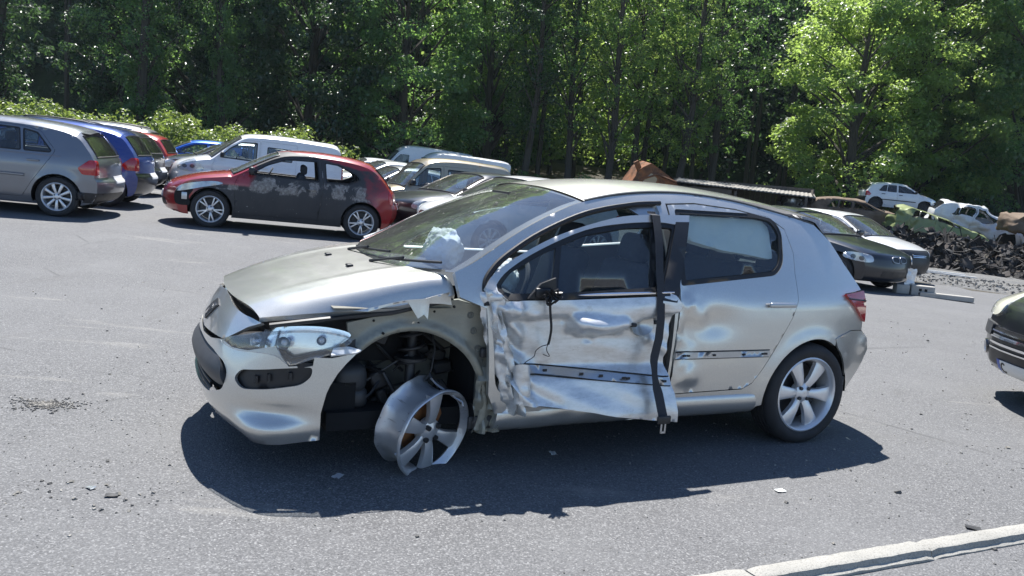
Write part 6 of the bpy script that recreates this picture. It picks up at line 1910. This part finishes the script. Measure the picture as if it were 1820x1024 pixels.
# shed: plank walls, post, sheet roof
SH_ = empty('shed', (10.1, 37.6, ground_z(10.1, 37.6)), -.30)
tag(SH_, 'low dark wooden shed with a pale sheet roof', 'shed')
zt = 2.40
for k in range(6):
    x0 = -3.1 + k * 1.02
    r = MB().sheet(lambda a, b: (x0 + 1.06 * a, -1.5 + 3.0 * b, zt - .50 + .16 * b - .035 * (x0 + 1.06 * a) + .012 * sin((a + k) * 2 * pi * 6) + .06 * vnoise((k * 1.0, b * 2, 1))), 36, 4)
    r.sheet(lambda a, b: (x0 + 1.06 * a, -1.5 - .002, zt - .50 - .05 * b - .035 * (x0 + 1.06 * a) + .012 * sin((a + k) * 2 * pi * 6)), 36, 1)
    r.build('roof_sheet', 'roof_sheet', SH_)
for k in range(12):
    w_ = .21
    MB().box((-2.9 + k * .215, -1.35, zt / 2 - .30 + .03 * random.random()), (w_, .03, zt - .62)).build('plank', 'wood_plank', SH_)
for k in range(26):
    MB().box((-2.9 + k * .235, 1.35, zt / 2 - .12), (.23, .03, zt - .25)).build('plank', 'wood_plank', SH_)
for x in (-2.95, -.25, 2.7):
    MB().box((x, -1.42, zt / 2 - .32), (.11, .11, zt - .64)).build('post', 'wood_plank', SH_)
for x in (-3.0, 2.95): MB().box((x, 0, zt / 2 - .15), (.03, 2.7, zt - .3)).build('end_wall', 'wood_plank', SH_)

# rusty cab shell lying tilted
RC = empty('rusty_cab', (5.55, 37.2, .75)); RC.rotation_euler = (radians(6), radians(30), radians(12))
tag(RC, 'rusty orange machine cab lying tilted at the edge of the wood', 'machine cab')
rc = [(-1.15, -.75), (1.15, -.75), (1.05, .55), (.55, .85), (-.9, .85), (-1.15, .4)]
panel('side_plate', rnd(rc, .12, 4), lambda x, z: (x, -.7 + .03 * vnoise((x * 2, z * 2, 1)), z + .6), 'rusted', RC, .12, [rnd([(.05, -.15), (.75, -.15), (.65, .45), (.05, .45)], .1, 4)], .06)
panel('far_plate', rnd(rc, .12, 4), lambda x, z: (x, .7, z + .6), 'rusted', RC, .15, (), .06)
rp_ = rnd(rc, .12, 4)
m = MB()
for i in range(len(rp_)):
    a, b = rp_[i], rp_[(i + 1) % len(rp_)]
    m.add([(a[0], -.7, a[1] + .6), (b[0], -.7, b[1] + .6), (b[0], .7, b[1] + .6), (a[0], .7, a[1] + .6)], [(0, 1, 2, 3)], False)
m.build('wrapper_plate', 'rusted', RC)
m = MB(); m.box((-1.25, -.5, 1.0), (.5, .12, .22), Matrix.Rotation(.5, 3, 'Y')); m.build('arm', 'rusted', RC)
m = MB(); m.tube([(-1.1, -.78, .3), (-.4, -.8, 1.2), (.5, -.8, 1.42)], .04, 6); m.build('pipe', 'rusted', RC)
panel('yellow_patch', rnd([(-.75, -.05), (-.2, -.05), (-.25, .45), (-.65, .5)], .08), lambda x, z: (x, -.735, z + .6), 'gold_paint', RC, .12, thick=.006)
# ------------------------------------------------------------------ kerb, pothole, litter
KG = 'kerb stones at the lower right'
K0, KD = Vector((.81, 2.902, 0)), Vector((1.766, .833, 0)).normalized()
KN = Vector((-KD.y, KD.x, 0))
kp_ = [(-.055, -.05), (-.055, .030), (-.046, .042), (.018, .046), (.034, .040), (.040, .018), (.056, .010), (.058, -.05)]
pos = -.75
for k, ln in enumerate((.98, .955, .99, 1.0, .97)):
    a0, a1 = pos, pos + ln; pos = a1 + .012
    dz = random.uniform(-.004, .004); ds_ = random.uniform(-.004, .004)
    rows = []
    nseg = 24
    for i in range(nseg + 1):
        f = i / nseg
        c = K0 + KD * (a0 + (a1 - a0) * f)
        e = .008 * (1 if i in (0, nseg) else 0)
        rows.append([c + KN * (-(q[0] * (1 - e)) + ds_ + .003 * vnoise((f * 9 + k * 3, j, 1))) + Vector((0, 0, q[1] - e + dz + (.004 * vnoise((f * 14 + k * 5, j * 2, 2)) if j not in (0, 7) else 0))) for j, q in enumerate(kp_)])
    n7 = len(kp_)
    V = [p for r in rows for p in r]
    Fc = [(i * n7 + j, i * n7 + j + 1, (i + 1) * n7 + j + 1, (i + 1) * n7 + j) for i in range(nseg) for j in range(n7 - 1)] + [tuple(range(n7)), tuple(nseg * n7 + j for j in reversed(range(n7)))]
    o = link('kerb_stone', mesh('kerb_stone', V, Fc, True, 32), None, 'kerb_stone')
    tag(o, ['pale kerb stone at the lower edge of the picture, nearest the camera', 'pale kerb stone with a hairline joint, second along the lower right', 'pale kerb stone third along, before the right edge', 'kerb stone cut by the right edge', 'kerb stone beyond the right edge'][k], 'kerb stone', KG)
# hollow blocks beside the heap
BL = empty('concrete_block', (8.0, 15.95, ground_z(8.0, 15.95)), -.28)
tag(BL, 'pale hollow concrete block lying on the asphalt near the black saloon', 'concrete block')
m = MB(); m.rbox((0, 0, .10), (.42, .20, .20), .012, 1); m.build('block', 'concrete', BL)
m = MB()
for x in (-.10, .0): m.box((x + .05, -.101, .12), (.05, .006, .05))
m.box((-.05, -.101, .05), (.05, .006, .04)); m.box((.05, -.101, .05), (.05, .006, .04)); m.build('cavity_shade', 'dark_void', BL)  # near-black plates on the face paint the shade of the hollows
B2 = empty('concrete_beam', (8.38, 15.75, ground_z(8.38, 15.75)), -.30); tag(B2, 'long low concrete beam lying next to the hollow block', 'concrete beam')
MB().rbox((0, 0, .05), (.95, .14, .10), .012, 1).build('beam', 'concrete', B2)
B3 = MB(); B3.rbox((7.62, 16.02, ground_z(7.6, 16) + .09), (.26, .2, .18), .02, 2); tag(B3.build('stone_lump', 'concrete'), 'darker concrete lump left of the hollow block', 'concrete block')
PKs = [((11.6, 22.4), 1.9, -.32), ((9.9, 22.9), .8, -.2), ((14.0, 20.4), .9, -.4)]
for k, ((x, y), l, a) in enumerate(PKs):
    m = MB(); m.box((0, 0, 0), (l, .14, .03)); m.box((.1, .06, .035), (l * .6, .10, .025), Matrix.Rotation(.08, 3, 'Z'))
    o = m.build('white_board', 'white_dirty', None, (x, y, grv_z(x, y) + .06), (.05, .02, a)); tag(o, ['white board lying at the foot of the heap', 'short pale board near the white shattered car', 'pale board at the right, on the gravel'][k], 'board')
# gravel-filled pothole and loose stones in front
m = MB()
for k in range(900):
    a = random.uniform(0, 2 * pi); q = abs(random.gauss(0, .55))
    x, y = -2.54 + .19 * q * cos(a) * (1 + .25 * sin(3 * a)), 4.40 + .13 * q * sin(a) * (1 + .2 * sin(2 * a + 1))
    s_ = random.uniform(.003, .011)
    m.box((x, y, s_ * .2), (s_ * 1.3, s_, s_ * .8), Matrix.Rotation(random.uniform(0, 3), 3, 'Z'), .6)
tag(m.build('pothole_gravel', 'stones'), 'patch of loose gravel in the asphalt on the left', 'gravel', kind='stuff')
m = MB()
def grit(cx, cy, rx, ry, n, s0, s1):
    for k in range(n):
        x, y = random.gauss(cx, rx), random.gauss(cy, ry)
        s_ = random.uniform(s0, s1) * (2.2 if random.random() < .03 else 1)
        m.box((x, y, s_ * .25), (s_ * random.uniform(.9, 1.8), s_, s_ * .7), Matrix.Rotation(random.uniform(0, 3), 3, 'Z') @ Matrix.Rotation(random.uniform(-.6, .6), 3, 'X') @ Matrix.Rotation(random.uniform(-.6, .6), 3, 'Y'), .75)
grit(-1.9, 3.5, .55, .35, 260, .002, .006); grit(-2.2, 4.6, .9, .8, 260, .002, .007); grit(-1.7, 3.28, .20, .07, 30, .005, .013)
grit(1.0, 3.6, 1.4, .7, 300, .002, .006); grit(.2, 4.4, 1.5, .5, 220, .003, .008); grit(4.0, 7.0, 3.0, 2.0, 320, .004, .012); grit(-4.0, 8.5, 3.0, 2.5, 320, .004, .014); grit(2.5, 4.8, .8, .6, 120, .003, .009)
tag(m.build('loose_grit', 'stones'), 'scattered grit and small stones on the asphalt', 'grit', kind='stuff')
# litter: a few pieces one can pick out
LG = 'small litter on the asphalt'
def scrap_piece(x, y, s_, mat, name, label, flat=.3):
    sd = random.uniform(0, 99)
    o = MB().sheet(lambda a, b: ((a - .5) * s_ * 1.5, (b - .5) * s_, .004 + s_ * flat * abs(vnoise((a * 2.2 + sd, b * 2.2, sd)))), 4, 4, False).build(name, mat, None, (x, y, ground_z(x, y) + .001), (0, 0, random.uniform(0, 3)))
    tag(o, label, 'litter', LG)
scrap_piece(1.46, 4.03, .035, 'airbag', 'glass_fragment', 'pale green fragment in front of the rear wheel of the wreck')
scrap_piece(2.30, 3.75, .045, 'dark_metal', 'dark_fragment', 'dark crumpled fragment above the kerb on the right')
scrap_piece(2.15, 3.05, .09, 'apron_dirty', 'dark_lump', 'dark lump of debris beyond the kerb at the lower right corner', .5)
scrap_piece(-1.62, 3.30, .035, 'dark_metal', 'dark_chip', 'dark chip lying left of the front shadow')
scrap_piece(-1.74, 3.36, .028, 'silver2_paint', 'pale_chip', 'pale bluish chip on the left among small stones')
scrap_piece(.30, 4.30, .035, 'airbag', 'pale_scrap', 'pale scrap in the shadow under the door', .4)
scrap_piece(-.75, 3.72, .04, 'white_dirty', 'white_chip', 'white chip in the shadow of the front bumper')
# ------------------------------------------------------------------ thin air volume added to hint at lens glare towards the wood
t = NT('glare_veil')
vol = t.n('ShaderNodeVolumePrincipled')
vol.inputs['Color'].default_value = (.72, .87, 1.0, 1)
vol.inputs['Density'].default_value = .0002
vol.inputs['Anisotropy'].default_value = .35
t.l(vol.outputs[0], t.out.inputs['Volume']); t.done('glare_veil')
hz = MB(); hz.box((0, 35, 37.5), (460, 480, 84)); hz = hz.build('glare_haze', 'glare_veil', sharp=None)
tag(hz, kind='stuff')
